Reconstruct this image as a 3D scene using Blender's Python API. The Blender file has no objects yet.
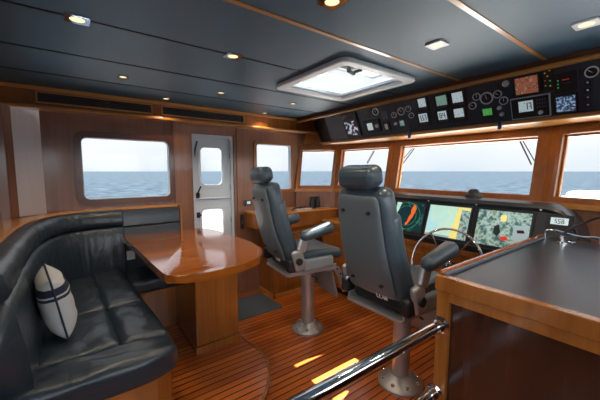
import bpy, bmesh, math, random
from mathutils import Vector, Matrix, noise
random.seed(7)
C = bpy.context.scene.collection
PI = math.pi

# ---------------------------------------------------------------- materials
def newmat(name):
    m = bpy.data.materials.new(name); m.use_nodes = True
    nt = m.node_tree
    return m, nt, nt.nodes['Principled BSDF']

def plain(name, col, rough=0.5, metal=0.0, spec=0.5, coat=0.0, emit=None, es=0.0, bump=0.0, bscale=200):
    m, nt, b = newmat(name)
    b.inputs['Base Color'].default_value = (*col, 1)
    b.inputs['Roughness'].default_value = rough
    b.inputs['Metallic'].default_value = metal
    b.inputs['Specular IOR Level'].default_value = spec
    b.inputs['Coat Weight'].default_value = coat
    b.inputs['Coat Roughness'].default_value = 0.08
    if emit:
        b.inputs['Emission Color'].default_value = (*emit, 1)
        b.inputs['Emission Strength'].default_value = es
    tc = nt.nodes.new('ShaderNodeTexCoord'); n = nt.nodes.new('ShaderNodeTexNoise')
    n.inputs['Scale'].default_value = bscale; n.inputs['Detail'].default_value = 3
    nt.links.new(tc.outputs['Object'], n.inputs['Vector'])
    r = nt.nodes.new('ShaderNodeMapRange'); r.inputs['To Min'].default_value = max(0, rough-.06); r.inputs['To Max'].default_value = rough+.06
    nt.links.new(n.outputs['Fac'], r.inputs['Value']); nt.links.new(r.outputs['Result'], b.inputs['Roughness'])
    if bump:
        bp = nt.nodes.new('ShaderNodeBump'); bp.inputs['Strength'].default_value = bump; bp.inputs['Distance'].default_value = 0.002
        nt.links.new(n.outputs['Fac'], bp.inputs['Height']); nt.links.new(bp.outputs['Normal'], b.inputs['Normal'])
    return m

def wood(name, c1, c2, axis='x', rough=0.3, coat=0.4, fine=60, long=2.0, bump=.05):
    m, nt, b = newmat(name)
    N = nt.nodes.new; L = nt.links.new
    tc = N('ShaderNodeTexCoord'); mp = N('ShaderNodeMapping')
    s = {'x': (long, fine, fine), 'y': (fine, long, fine), 'z': (fine, fine, long)}[axis]
    mp.inputs['Scale'].default_value = s
    L(tc.outputs['Object'], mp.inputs['Vector'])
    n1 = N('ShaderNodeTexNoise'); n1.inputs['Scale'].default_value = 1; n1.inputs['Detail'].default_value = 4; n1.inputs['Distortion'].default_value = .6
    L(mp.outputs['Vector'], n1.inputs['Vector'])
    n2 = N('ShaderNodeTexNoise'); n2.inputs['Scale'].default_value = .12; n2.inputs['Detail'].default_value = 2
    L(mp.outputs['Vector'], n2.inputs['Vector'])
    ad = N('ShaderNodeMath'); ad.operation = 'ADD'; L(n1.outputs['Fac'], ad.inputs[0]); L(n2.outputs['Fac'], ad.inputs[1])
    hf = N('ShaderNodeMath'); hf.operation = 'MULTIPLY'; hf.inputs[1].default_value = .5; L(ad.outputs[0], hf.inputs[0])
    cr = N('ShaderNodeValToRGB'); cr.color_ramp.elements[0].position = .33; cr.color_ramp.elements[1].position = .67
    cr.color_ramp.elements[0].color = (*c1, 1); cr.color_ramp.elements[1].color = (*c2, 1)
    L(hf.outputs[0], cr.inputs['Fac']); L(cr.outputs['Color'], b.inputs['Base Color'])
    b.inputs['Roughness'].default_value = rough
    b.inputs['Coat Weight'].default_value = coat; b.inputs['Coat Roughness'].default_value = .12
    bp = N('ShaderNodeBump'); bp.inputs['Strength'].default_value = bump; bp.inputs['Distance'].default_value = .002
    L(hf.outputs[0], bp.inputs['Height']); L(bp.outputs['Normal'], b.inputs['Normal'])
    return m

def teak(name):
    m, nt, b = newmat(name); N = nt.nodes.new; L = nt.links.new
    tc = N('ShaderNodeTexCoord'); sx = N('ShaderNodeSeparateXYZ'); L(tc.outputs['Object'], sx.inputs[0])
    def math_(op, a, v=None, c=None):
        q = N('ShaderNodeMath'); q.operation = op
        if isinstance(a, (int, float)): q.inputs[0].default_value = a
        else: L(a, q.inputs[0])
        if v is not None:
            if isinstance(v, (int, float)): q.inputs[1].default_value = v
            else: L(v, q.inputs[1])
        return q.outputs[0]
    d = math_('DIVIDE', sx.outputs['Y'], .052)
    fl = math_('FLOOR', d); fr = math_('FRACT', d)
    gap = math_('LESS_THAN', fr, .17)
    wn = N('ShaderNodeTexWhiteNoise'); wn.noise_dimensions = '1D'; L(fl, wn.inputs['W'])
    mp = N('ShaderNodeMapping'); mp.inputs['Scale'].default_value = (3, 60, 1); L(tc.outputs['Object'], mp.inputs['Vector'])
    n1 = N('ShaderNodeTexNoise'); n1.inputs['Scale'].default_value = 1; n1.inputs['Detail'].default_value = 4; L(mp.outputs['Vector'], n1.inputs['Vector'])
    a = math_('MULTIPLY', wn.outputs['Value'], .45); a2 = math_('MULTIPLY', n1.outputs['Fac'], .7); s = math_('ADD', a, a2)
    cr = N('ShaderNodeValToRGB'); cr.color_ramp.elements[0].position = .2; cr.color_ramp.elements[1].position = .85
    cr.color_ramp.elements[0].color = (.30, .055, .008, 1); cr.color_ramp.elements[1].color = (.68, .19, .032, 1)
    L(s, cr.inputs['Fac'])
    mx = N('ShaderNodeMix'); mx.data_type = 'RGBA'; L(gap, mx.inputs[0]); L(cr.outputs['Color'], mx.inputs[6]); mx.inputs[7].default_value = (.006, .005, .005, 1)
    L(mx.outputs[2], b.inputs['Base Color'])
    b.inputs['Roughness'].default_value = .28; b.inputs['Coat Weight'].default_value = .5; b.inputs['Coat Roughness'].default_value = .15
    bp = N('ShaderNodeBump'); bp.inputs['Strength'].default_value = .4; bp.inputs['Distance'].default_value = .002
    iv = math_('SUBTRACT', 1.0, gap); L(iv, bp.inputs['Height']); L(bp.outputs['Normal'], b.inputs['Normal'])
    return m

def leather(name, col, rough=.36, wr=.35, ws=9, coat=.15):
    m, nt, b = newmat(name); N = nt.nodes.new; L = nt.links.new
    b.inputs['Base Color'].default_value = (*col, 1); b.inputs['Roughness'].default_value = rough
    b.inputs['Coat Weight'].default_value = coat; b.inputs['Coat Roughness'].default_value = .25
    tc = N('ShaderNodeTexCoord')
    n1 = N('ShaderNodeTexNoise'); n1.inputs['Scale'].default_value = ws; n1.inputs['Detail'].default_value = 3; n1.inputs['Distortion'].default_value = 1.2
    n2 = N('ShaderNodeTexNoise'); n2.inputs['Scale'].default_value = 350
    L(tc.outputs['Object'], n1.inputs['Vector']); L(tc.outputs['Object'], n2.inputs['Vector'])
    b1 = N('ShaderNodeBump'); b1.inputs['Strength'].default_value = wr; b1.inputs['Distance'].default_value = .02
    b2 = N('ShaderNodeBump'); b2.inputs['Strength'].default_value = .12; b2.inputs['Distance'].default_value = .001
    L(n1.outputs['Fac'], b1.inputs['Height']); L(n2.outputs['Fac'], b2.inputs['Height']); L(b1.outputs['Normal'], b2.inputs['Normal']); L(b2.outputs['Normal'], b.inputs['Normal'])
    return m

def screen(name, stops, scale=25, es=1.0, detail=2, mapping=(1, 1, 1), band=None):
    m, nt, b = newmat(name); N = nt.nodes.new; L = nt.links.new
    tc = N('ShaderNodeTexCoord'); mp = N('ShaderNodeMapping'); mp.inputs['Scale'].default_value = mapping
    L(tc.outputs['Object'], mp.inputs['Vector'])
    n1 = N('ShaderNodeTexNoise'); n1.inputs['Scale'].default_value = scale; n1.inputs['Detail'].default_value = detail; L(mp.outputs['Vector'], n1.inputs['Vector'])
    cr = N('ShaderNodeValToRGB'); cr.color_ramp.interpolation = 'CONSTANT' if band else 'LINEAR'
    e = cr.color_ramp.elements
    while len(e) < len(stops): e.new(.5)
    for i, (p, c) in enumerate(stops): e[i].position = p; e[i].color = (*c, 1)
    L(n1.outputs['Fac'], cr.inputs['Fac']); L(cr.outputs['Color'], b.inputs['Base Color']); L(cr.outputs['Color'], b.inputs['Emission Color'])
    b.inputs['Emission Strength'].default_value = es; b.inputs['Roughness'].default_value = .15
    return m

def glassmat(name, tint=(1, 1, 1), gl=.08):
    m = bpy.data.materials.new(name); m.use_nodes = True; nt = m.node_tree; nt.nodes.clear(); N = nt.nodes.new; L = nt.links.new
    o = N('ShaderNodeOutputMaterial'); mx = N('ShaderNodeMixShader'); t = N('ShaderNodeBsdfTransparent'); g = N('ShaderNodeBsdfGlossy')
    t.inputs['Color'].default_value = (*tint, 1); g.inputs['Roughness'].default_value = .02
    fr = N('ShaderNodeFresnel'); fr.inputs['IOR'].default_value = 1.16
    L(fr.outputs[0], mx.inputs[0]); L(t.outputs[0], mx.inputs[1]); L(g.outputs[0], mx.inputs[2]); L(mx.outputs[0], o.inputs[0])
    return m

M = {}
M['wall'] = wood('wall cherry veneer', (.19, .078, .042), (.30, .135, .075), 'z', .33, .4, fine=45)
M['trimx'] = wood('cherry trim lengthways', (.40, .15, .028), (.62, .27, .06), 'x', .28, .5)
M['trimy'] = wood('cherry trim crossways', (.38, .145, .028), (.60, .27, .06), 'y', .28, .5)
M['trimz'] = wood('cherry trim upright', (.23, .082, .024), (.37, .145, .042), 'z', .28, .5)
M['frame'] = wood('dark window surround', (.08, .025, .013), (.13, .045, .024), 'x', .3, .5)
M['cab'] = wood('cherry cabinet face', (.22, .070, .012), (.38, .135, .026), 'z', .25, .6, fine=35)
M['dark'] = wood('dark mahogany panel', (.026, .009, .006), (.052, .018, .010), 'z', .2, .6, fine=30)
M['table'] = wood('varnished cherry table', (.24, .060, .006), (.42, .13, .016), 'x', .12, 1.0, fine=28, bump=.0)
M['teak'] = teak('teak planks with black caulking')
M['ceil'] = plain('navy textured headliner', (.034, .090, .140), .45, spec=.5, bump=.35, bscale=260)
M['black'] = plain('black', (.008, .009, .011), .4)
M['panel'] = plain('charcoal instrument panel', (.022, .031, .048), .38, bump=.1)
M['paneltop'] = leather('black padded dash', (.02, .024, .03), .4, .05)
M['slab'] = plain('near black laminate', (.010, .019, .032), .3, spec=.6, bump=.15, bscale=500)
M['leather'] = leather('dark blue grey leather', (.017, .029, .041), .36, .4, 6, .2)
M['leather2'] = leather('chair leather slate', (.042, .066, .085), .34, .1, 10, .15)
M['foot'] = plain('grey footrest plate', (.22, .25, .27), .4)
M['shell'] = plain('grey chair shell', (.085, .108, .122), .45, bump=.1)
M['alu'] = plain('satin aluminium', (.40, .40, .41), .38, .55)
M['chrome'] = plain('polished chrome', (.75, .76, .78), .08, 1.0)
M['white'] = plain('white gelcoat', (.75, .76, .77), .35)
M['blind'] = None
M['doorm'] = plain('pale grey painted aluminium door', (.58, .66, .72), .4)
M['mat'] = plain('grey blue ribbed carpet', (.075, .10, .12), .9, bump=.8, bscale=400)
M['glass'] = glassmat('clear window glass')
M['cloth'] = plain('oatmeal cloth', (.45, .46, .46), .85, bump=.6, bscale=500)
M['navy'] = plain('navy cloth', (.01, .018, .04), .8, bump=.5, bscale=500)
M['lens'] = plain('warm lamp lens', (.3, .25, .18), .4, emit=(1, .74, .40), es=.75)
M['lcd'] = screen('pale lcd', [(.0, (.55, .68, .72)), (.62, (.62, .76, .8)), (.66, (.2, .28, .3)), (1, (.3, .4, .45))], 120, .22)
M['lcdg'] = screen('greenish lcd', [(.0, (.25, .5, .42)), (.6, (.35, .6, .5)), (.66, (.12, .25, .2)), (1, (.1, .2, .2))], 120, .15)
M['digit'] = plain('lcd digit', (.01, .03, .03), .5)
M['green'] = screen('green lcd', [(0, (.02, .2, .04)), (.5, (.1, .5, .12)), (1, (.4, .8, .3))], 150, .2)
M['radar'] = screen('radar picture', [(0, (.003, .015, .018)), (.55, (.006, .025, .03)), (.62, (.02, .10, .09)), (.66, (.006, .03, .035)), (1, (.01, .04, .045))], 9, .5)
M['chart'] = screen('sea chart', [(0, (.42, .7, .58)), (.5, (.5, .76, .66)), (.6, (.42, .72, .75)), (1, (.55, .8, .72))], 7, .3)
M['yellow'] = screen('chart land', [(0, (.8, .68, .2)), (.55, (.85, .75, .25)), (1, (.45, .65, .25))], 14, .3)
M['redorange'] = plain('radar echo', (.9, .16, .02), .5, emit=(1, .17, .02), es=.2)
M['sat'] = screen('camera and satellite pictures', [(.0, (.05, .09, .09)), (.40, (.08, .16, .15)), (.48, (.24, .38, .35)), (.56, (.46, .62, .60)), (.64, (.22, .32, .2)), (1, (.35, .36, .25))], 28, .22, 4)
M['grey_ui'] = plain('screen grey bar', (.3, .4, .42), .4, emit=(.4, .52, .56), es=.25)
M['photo'] = screen('camera picture', [(0, (.03, .01, .015)), (.48, (.06, .03, .03)), (.52, (.25, .35, .5)), (.6, (.6, .7, .8)), (1, (.8, .8, .7))], 30, .25)
M['orange'] = screen('orange display', [(0, (.30, .05, .03)), (.48, (.5, .13, .07)), (.55, (.03, .06, .05)), (.62, (.4, .25, .15)), (1, (.5, .35, .25))], 60, .2)
M['bluelcd'] = screen('blue display', [(0, (.01, .02, .06)), (.5, (.04, .1, .2)), (.56, (.35, .5, .7)), (1, (.6, .7, .85))], 90, .2)
for n, c in (('red', (.9, .05, .03)), ('ledg', (.05, .8, .2)), ('amber', (1, .6, .05))):
    M[n] = plain(n + ' led', c, .4, emit=c, es=.12)
M['dial'] = plain('pale gauge ring', (.6, .62, .64), .4)
M['darkred'] = plain('dark red screen', (.04, .006, .008), .3)
M['bluepen'] = plain('blue plastic', (.02, .05, .16), .35)
M['wire'] = plain('black rubber', (.012, .012, .014), .5)
M['paper'] = plain('paper', (.6, .58, .52), .8)
M['redpaint'] = plain('varnished rail wood', (.30, .07, .02), .2, coat=.6)

def blindmat():
    m = bpy.data.materials.new('white roller blind'); m.use_nodes = True; nt = m.node_tree; nt.nodes.clear(); N = nt.nodes.new; L = nt.links.new
    o = N('ShaderNodeOutputMaterial'); mx = N('ShaderNodeMixShader'); t = N('ShaderNodeBsdfTranslucent'); g = N('ShaderNodeBsdfDiffuse')
    t.inputs['Color'].default_value = (.42, .45, .48, 1); g.inputs['Color'].default_value = (.8, .82, .84, 1); mx.inputs[0].default_value = .5
    n = N('ShaderNodeTexNoise'); n.inputs['Scale'].default_value = 4
    L(t.outputs[0], mx.inputs[1]); L(g.outputs[0], mx.inputs[2]); L(mx.outputs[0], o.inputs[0])
    return m
M['blind'] = blindmat()

def seamat():
    m, nt, b = newmat('open sea'); N = nt.nodes.new; L = nt.links.new
    tc = N('ShaderNodeTexCoord')
    n = N('ShaderNodeTexNoise'); n.inputs['Scale'].default_value = .3; n.inputs['Detail'].default_value = 10; n.inputs['Roughness'].default_value = .65
    L(tc.outputs['Object'], n.inputs['Vector'])
    cr = N('ShaderNodeValToRGB'); cr.color_ramp.elements[0].position = .42; cr.color_ramp.elements[1].position = .60
    cr.color_ramp.elements[0].color = (.004, .011, .022, 1); cr.color_ramp.elements[1].color = (.022, .038, .052, 1)
    L(n.outputs['Fac'], cr.inputs['Fac']); L(cr.outputs['Color'], b.inputs['Base Color'])
    b.inputs['Roughness'].default_value = .6; b.inputs['Specular IOR Level'].default_value = .12
    bp = N('ShaderNodeBump'); bp.inputs['Strength'].default_value = 1; bp.inputs['Distance'].default_value = .5
    L(n.outputs['Fac'], bp.inputs['Height']); L(bp.outputs['Normal'], b.inputs['Normal'])
    return m
M['sea'] = seamat()

# ---------------------------------------------------------------- mesh helpers
class MB:
    def __init__(s): s.bm = bmesh.new()
    def quadmesh(s, rows, closeu=False, closev=False, mat=None):
        g = [[s.bm.verts.new(mat @ Vector(p) if mat else p) for p in r] for r in rows]
        nr, nc = len(g), len(g[0])
        for i in range(nr if closeu else nr-1):
            for j in range(nc if closev else nc-1):
                a, b, c, d = g[i][j], g[i][(j+1) % nc], g[(i+1) % nr][(j+1) % nc], g[(i+1) % nr][j]
                try: s.bm.faces.new((a, b, c, d))
                except ValueError: pass
        return g
    def box(s, x0, x1, y0, y1, z0, z1, mat=None, bev=0.0):
        ps = [(x, y, z) for z in (z0, z1) for y in (y0, y1) for x in (x0, x1)]
        v = [s.bm.verts.new(mat @ Vector(p) if mat else Vector(p)) for p in ps]
        fs = [s.bm.faces.new([v[i] for i in f]) for f in ((0, 2, 3, 1), (4, 5, 7, 6), (0, 1, 5, 4), (2, 6, 7, 3), (0, 4, 6, 2), (1, 3, 7, 5))]
        if bev:
            es = list({e for f in fs for e in f.edges})
            bmesh.ops.bevel(s.bm, geom=es, offset=bev, segments=2, affect='EDGES', profile=.7)
        return s
    def rbox(s, sx, sy, sz, r, mat=None, fn=None, n=4):
        """rounded box with half sizes sx, sy, sz"""
        def co(h):
            rr = min(r, h*.999)
            z = [-h + rr*(1-math.tan(math.radians(a))) for a in (45, 30, 15, 0)]
            mid = [(-h+rr) + (2*h-2*rr)*k/n for k in range(1, n)]
            return z + mid + [-q for q in reversed(z)]
        H = (sx, sy, sz)
        cs = [co(h) for h in H]
        def rd(p):
            q = [max(-(h-min(r, h*.999)), min(h-min(r, h*.999), c)) for h, c in zip(H, p)]
            d = Vector([a-b for a, b in zip(p, q)])
            rr = [min(r, h*.999) for h in H]
            if d.length > 1e-9:
                d.normalize(); d = Vector((d.x*rr[0], d.y*rr[1], d.z*rr[2]))
            v = Vector(q) + d
            if fn: v = Vector(fn(v))
            return mat @ v if mat else v
        new = []
        for ax in range(3):
            u, w = (ax+1) % 3, (ax+2) % 3
            for sg in (-1, 1):
                rows = []
                for a in cs[u]:
                    row = []
                    for b_ in cs[w]:
                        p = [0, 0, 0]; p[ax] = sg*H[ax]; p[u] = a; p[w] = b_
                        row.append(rd(p))
                    rows.append(row)
                if sg < 0: rows = rows[::-1]
                g = s.quadmesh(rows); new += [v for r_ in g for v in r_]
        bmesh.ops.remove_doubles(s.bm, verts=new, dist=1e-5)
        return s
    def cyl(s, p0, p1, r0, r1=None, n=20, cap=True):
        r1 = r0 if r1 is None else r1
        p0, p1 = Vector(p0), Vector(p1); d = (p1-p0).normalized()
        a = d.orthogonal().normalized(); b = d.cross(a)
        rows = [[p + (a*math.cos(2*PI*k/n) + b*math.sin(2*PI*k/n))*r for k in range(n)] for p, r in ((p0, r0), (p1, r1))]
        g = s.quadmesh(rows, closev=True)
        if cap: s.bm.faces.new(g[0][::-1]); s.bm.faces.new(g[1])
        return s
    def lathe(s, prof, c=(0, 0, 0), n=28, mat=None):
        rows = [[(c[0]+r*math.cos(2*PI*k/n), c[1]+r*math.sin(2*PI*k/n), c[2]+z) for k in range(n)] for r, z in prof]
        g = s.quadmesh(rows, closev=True, mat=mat)
        s.bm.faces.new(g[0][::-1]); s.bm.faces.new(g[-1]); return s
    def tube(s, pts, r, n=10, closed=False):
        pts = [Vector(p) for p in pts]; rows = []; a = None
        for i, p in enumerate(pts):
            if closed: d = (pts[(i+1) % len(pts)] - pts[i-1]).normalized()
            else: d = (pts[min(i+1, len(pts)-1)] - pts[max(i-1, 0)]).normalized()
            if a is None: a = d.orthogonal().normalized()
            else: a = (a - d*a.dot(d)).normalized()
            b = d.cross(a)
            rows.append([p + (a*math.cos(2*PI*k/n)+b*math.sin(2*PI*k/n))*r for k in range(n)])
        g = s.quadmesh(rows, closeu=closed, closev=True)
        if not closed: s.bm.faces.new(g[0][::-1]); s.bm.faces.new(g[-1])
        return s
    def prism(s, poly, z0, z1, mat=None, bev=0):
        a = [s.bm.verts.new(mat @ Vector((*p, z0)) if mat else Vector((*p, z0))) for p in poly]
        b = [s.bm.verts.new(mat @ Vector((*p, z1)) if mat else Vector((*p, z1))) for p in poly]
        fs = [s.bm.faces.new(a[::-1]), s.bm.faces.new(b)]
        n = len(poly)
        for i in range(n): s.bm.faces.new((a[i], a[(i+1) % n], b[(i+1) % n], b[i]))
        if bev:
            es = list(fs[0].edges)+list(fs[1].edges)
            bmesh.ops.bevel(s.bm, geom=es, offset=bev, segments=3, affect='EDGES', profile=.6)
        return s
    def sweep(s, path, prof, cap=True, fn=None):
        """path of (x,y), prof of (d,z): d offset to the right of travel"""
        rows = []
        n = len(path)
        for i, p in enumerate(path):
            a = Vector(path[max(i-1, 0)]); b = Vector(path[min(i+1, n-1)]); t = (b-a).normalized(); nr = Vector((t.y, -t.x))
            row = []
            for j, (d, z) in enumerate(prof):
                q = Vector((p[0]+nr.x*d, p[1]+nr.y*d, z))
                if fn: q = fn(q, i/(n-1), j)
                row.append(q)
            rows.append(row)
        g = s.quadmesh(rows, closev=True)
        if cap: s.bm.faces.new(g[0][::-1]); s.bm.faces.new(g[-1])
        return s
    def build(s, name, mat, parent=None, local=False, smooth=False, bevel=0):
        bmesh.ops.recalc_face_normals(s.bm, faces=s.bm.faces)
        if parent is not None and not local:
            o = worldloc(parent)
            bmesh.ops.translate(s.bm, verts=s.bm.verts, vec=-o)
        me = bpy.data.meshes.new(name); s.bm.to_mesh(me); s.bm.free()
        if smooth:
            for p in me.polygons: p.use_smooth = True
            if smooth != 'all':
                try: me.set_sharp_from_angle(angle=math.radians(40))
                except Exception: pass
        me.materials.append(M[mat] if isinstance(mat, str) else mat)
        ob = bpy.data.objects.new(name, me); C.objects.link(ob)
        if parent is not None: ob.parent = parent
        if bevel:
            md = ob.modifiers.new('Bevel', 'BEVEL'); md.width = bevel; md.segments = 2; md.limit_method = 'ANGLE'
        return ob

def worldloc(o):
    v = Vector((0, 0, 0))
    while o is not None: v += Vector(o.location); o = o.parent
    return v
def tag(o, label, cat, group=None, kind=None):
    o['label'] = label; o['category'] = cat
    if group: o['group'] = group
    if kind: o['kind'] = kind
    return o
def thing(name, label, cat, loc=(0, 0, 0), group=None, rz=0):
    o = bpy.data.objects.new(name, None); C.objects.link(o); o.location = loc; o.rotation_euler = (0, 0, rz); o.empty_display_size = .1
    return tag(o, label, cat, group)
def copy_tree(o, parent=None):
    c = o.copy(); C.objects.link(c); c.parent = parent
    for ch in [x for x in bpy.data.objects if x.parent == o]: copy_tree(ch, c)
    return c
def structure(o, label=None):
    o['kind'] = 'structure'
    if label: o['label'] = label
    return o
def B(name, mat, parent, *boxes, bev=0, smooth=False, mod=0):
    m = MB()
    for b in boxes: m.box(*b, bev=bev)
    return m.build(name, mat, parent, smooth=smooth, bevel=mod)
def frame(o, u, v, n):
    o, u, v, n = map(Vector, (o, u, v, n))
    return Matrix(((u.x, v.x, n.x, o.x), (u.y, v.y, n.y, o.y), (u.z, v.z, n.z, o.z), (0, 0, 0, 1)))
def catmull(P, k=8):
    out = []
    for i in range(len(P)-1):
        p0, p1, p2, p3 = [Vector(P[max(0, min(len(P)-1, j))]) for j in (i-1, i, i+1, i+2)]
        for t in [q/k for q in range(k)]:
            out.append(tuple(.5*((2*p1)+(p2-p0)*t+(2*p0-5*p1+4*p2-p3)*t*t+(3*p1-p0-3*p2+p3)*t**3)))
    out.append(tuple(P[-1])); return out
def rrect(x0, x1, y0, y1, r, n=6):
    out = []
    for cx, cy, a0 in ((x1-r, y0+r, -90), (x1-r, y1-r, 0), (x0+r, y1-r, 90), (x0+r, y0+r, 180)):
        for k in range(n+1):
            a = math.radians(a0+90*k/n); out.append((cx+r*math.cos(a), cy+r*math.sin(a)))
    return out
def ring(outer, inner, t, name, mat, parent, mtx, smooth=False):
    """frame between two loops with the same number of points, extruded t along local z"""
    m = MB(); rows = []
    for loop, z in ((outer, 0), (outer, t), (inner, t), (inner, 0)):
        rows.append([(p[0], p[1], z) for p in loop])
    m.quadmesh(rows, closeu=True, closev=True, mat=mtx)
    return m.build(name, mat, parent, smooth=smooth)

# ---------------------------------------------------------------- the shell
CEIL = 2.10
YP = 3.22      # port wall inner face
YS = -0.62     # starboard wall
XA = -0.45
# floor
structure(B('floor', 'teak', None, (-1.7, 2.95, YS-.1, YP+.1, -.05, 0)), 'varnished teak floor with black caulked seams')
# raised platform under the settee and table
plat = [(-1.6, YP)] + [(.62, YP), (.98, YP), (1.0, 2.5)]
arc = catmull([(1.0, 2.5), (1.005, 2.25), (1.01, 2.08), (1.035, 1.92), (1.015, 1.77), (.95, 1.64), (.84, 1.50), (.66, 1.36), (.42, 1.28)], 6)
plat = [(XA, YP), (.98, YP)] + arc + [(XA, 1.26)]
structure(MB().prism(plat, .0, .12).build('raised_platform', 'teak', None, bevel=.006), 'raised teak platform with a rounded end under the dining table')
ln = [(p[0], p[1]) for p in arc]
structure(MB().sweep(ln, [(-.010, .112), (.008, .112), (.008, .125), (-.010, .125)]).build('trim_1', 'cab', None, smooth=True), 'curved wooden nosing of the raised platform')

def grid_wall(name, mat, mtx, us, vs, holes, t):
    """slab in local uv with rectangular holes (u0,u1,v0,v1), thickness t along local z"""
    U = sorted(set(us + [h[0] for h in holes] + [h[1] for h in holes])); V = sorted(set(vs + [h[2] for h in holes] + [h[3] for h in holes]))
    m = MB()
    for i in range(len(U)-1):
        for j in range(len(V)-1):
            cu, cv = (U[i]+U[i+1])/2, (V[j]+V[j+1])/2
            if any(h[0] < cu < h[1] and h[2] < cv < h[3] for h in holes): continue
            m.box(U[i], U[i+1], V[j], V[j+1], 0, t, mtx)
    bmesh.ops.remove_doubles(m.bm, verts=m.bm.verts, dist=1e-5)
    return structure(m.build(name, mat, None))

WP = (.045, .765, 1.195, 1.745)     # port saloon window
W2 = (1.72, 2.235, 1.215, 1.775)    # port forward window
DP = (.985, 1.445, .05, 1.835)      # port door
Mp = frame((0, YP, 0), (1, 0, 0), (0, 0, 1), (0, 1, 0))
grid_wall('wall_port', 'wall', Mp, [XA-.1, 2.335], [0, 2.2], [WP, W2, DP], .08)
structure(B('trim_41', 'wall', None, (2.335, 2.66, YP+.002, YP+.08, 1.79, 2.2)), 'wall veneer above the port quarter light')
# starboard and aft walls (behind the viewer) with windows
Ms = frame((0, YS, 0), (1, 0, 0), (0, 0, 1), (0, -1, 0))
SW = [(-1.2, -.2, 1.15, 1.8), (.1, 1.1, 1.15, 1.8), (1.3, 2.1, 1.15, 1.8)]
grid_wall('wall_starboard', 'wall', Ms, [-1.7, 2.5], [0, 2.2], SW, .08)
Ma = frame((-1.7, 0, 0), (0, 1, 0), (0, 0, 1), (-1, 0, 0))
AW = [(-.3, .9, 1.1, 1.85)]
grid_wall('wall_aft', 'wall', Ma, [YS-.08, 1.2], [0, 2.2], AW, .08)
Mb = frame((XA, 0, 0), (0, 1, 0), (0, 0, 1), (-1, 0, 0))
BW = [(1.5, 2.75, 1.35, 1.85)]
grid_wall('wall_aft_settee', 'wall', Mb, [1.2, YP+.08], [0, 2.2], BW, .08)
structure(B('wall_partition', 'wall', None, (-1.7, XA-.08, 1.12, 1.2, 0, 2.2)))

def rect_window(num, mtx, w, proud=.018, wide=.045, rad=.05, fm='frame', lab=None):
    """rounded wooden surround proud of the wall + pale inner edge + pane"""
    u0, u1, v0, v1 = w
    root = bpy.data.objects.new('window_%d' % num, None); C.objects.link(root); structure(root, lab)
    m2 = mtx @ Matrix.Translation((0, 0, -proud))
    ring(rrect(u0-wide, u1+wide, v0-wide, v1+wide, rad+wide*.6), rrect(u0+.006, u1-.006, v0+.006, v1-.006, rad), proud+.012, 'window_frame', fm, root, m2, smooth=True)
    ring(rrect(u0-.002, u1+.002, v0-.002, v1+.002, .004), rrect(u0+.012, u1-.012, v0+.012, v1-.012, rad*.8), .055, 'window_liner', 'doorm', root, mtx @ Matrix.Translation((0, 0, .005)))
    MB().box(u0, u1, v0, v1, .062, .068, mtx).build('pane', 'glass', root)
    return root
rect_window(1, Mp, WP, lab='port saloon window above the settee')
rect_window(2, Mp, W2, wide=.03, rad=.035, fm='trimz', lab='port window aft of the windscreen')
for i, w in enumerate(SW): rect_window(9+i, Ms, w)
rect_window(12, Ma, AW[0]); rect_window(13, Mb, BW[0])

# door in the port wall
dr = bpy.data.objects.new('door_1', None); C.objects.link(dr); dr.location = (1.215, YP+.06, 0); structure(dr, 'pale grey aluminium dutch door with two rounded lights')
Md = frame((0, YP+.05, 0), (1, 0, 0), (0, 0, 1), (0, 1, 0))
u0, u1 = DP[0], DP[1]
ring(rrect(u0, u1, .05, 1.835, .004), rrect(u0+.028, u1-.028, .075, 1.805, .05), .035, 'door_frame', 'doorm', dr, Md @ Matrix.Translation((0, 0, -.03)), smooth=True)
def leaf(v0, v1, w):
    ring(rrect(u0+.02, u1-.02, v0, v1, .03), rrect(*w, .045), .03, 'door_leaf', 'doorm', dr, Md, smooth=True)
    ring(rrect(w[0]-.03, w[1]+.03, w[2]-.03, w[3]+.03, .06), rrect(*w, .045), .008, 'light_frame', 'doorm', dr, Md @ Matrix.Translation((0, 0, -.008)), smooth=True)
    MB().box(w[0]-.005, w[1]+.005, w[2]-.005, w[3]+.005, .012, .018, Md).build('pane', 'glass', dr)
leaf(1.155, 1.81, (1.085, 1.325, 1.30, 1.70))
leaf(.07, 1.145, (1.085, 1.325, .70, 1.03))
B('seam_strip', 'alu', dr, (u0+.02, u1-.02, YP+.035, YP+.048, 1.14, 1.152))
for z in (1.19, .98):
    m = MB(); m.rbox(.018, .012, .03, .008, Matrix.Translation((u0+.055, YP+.03, z)))
    m.tube([(u0+.055, YP+.015, z), (u0+.06, YP-.005, z+.01), (u0+.045, YP-.01, z+.03 if z > 1 else z-.02), (u0+.075, YP-.012, z+.10 if z > 1 else z+.01)], .008)
    h = m.build('door_handle', 'wire', dr, smooth=True)
MB().tube([(u0+.03, YP+.03, 1.60), (u0+.038, YP+.02, 1.68), (u0+.06, YP+.02, 1.76)], .009).build('door_stay', 'wire', dr, smooth=True)
for z in (1.62, 1.27, .9, .5): MB().cyl((u1-.03, YP+.035, z-.03), (u1-.03, YP+.035, z+.03), .008, n=10).build('hinge', 'alu', dr, smooth=True)

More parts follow.
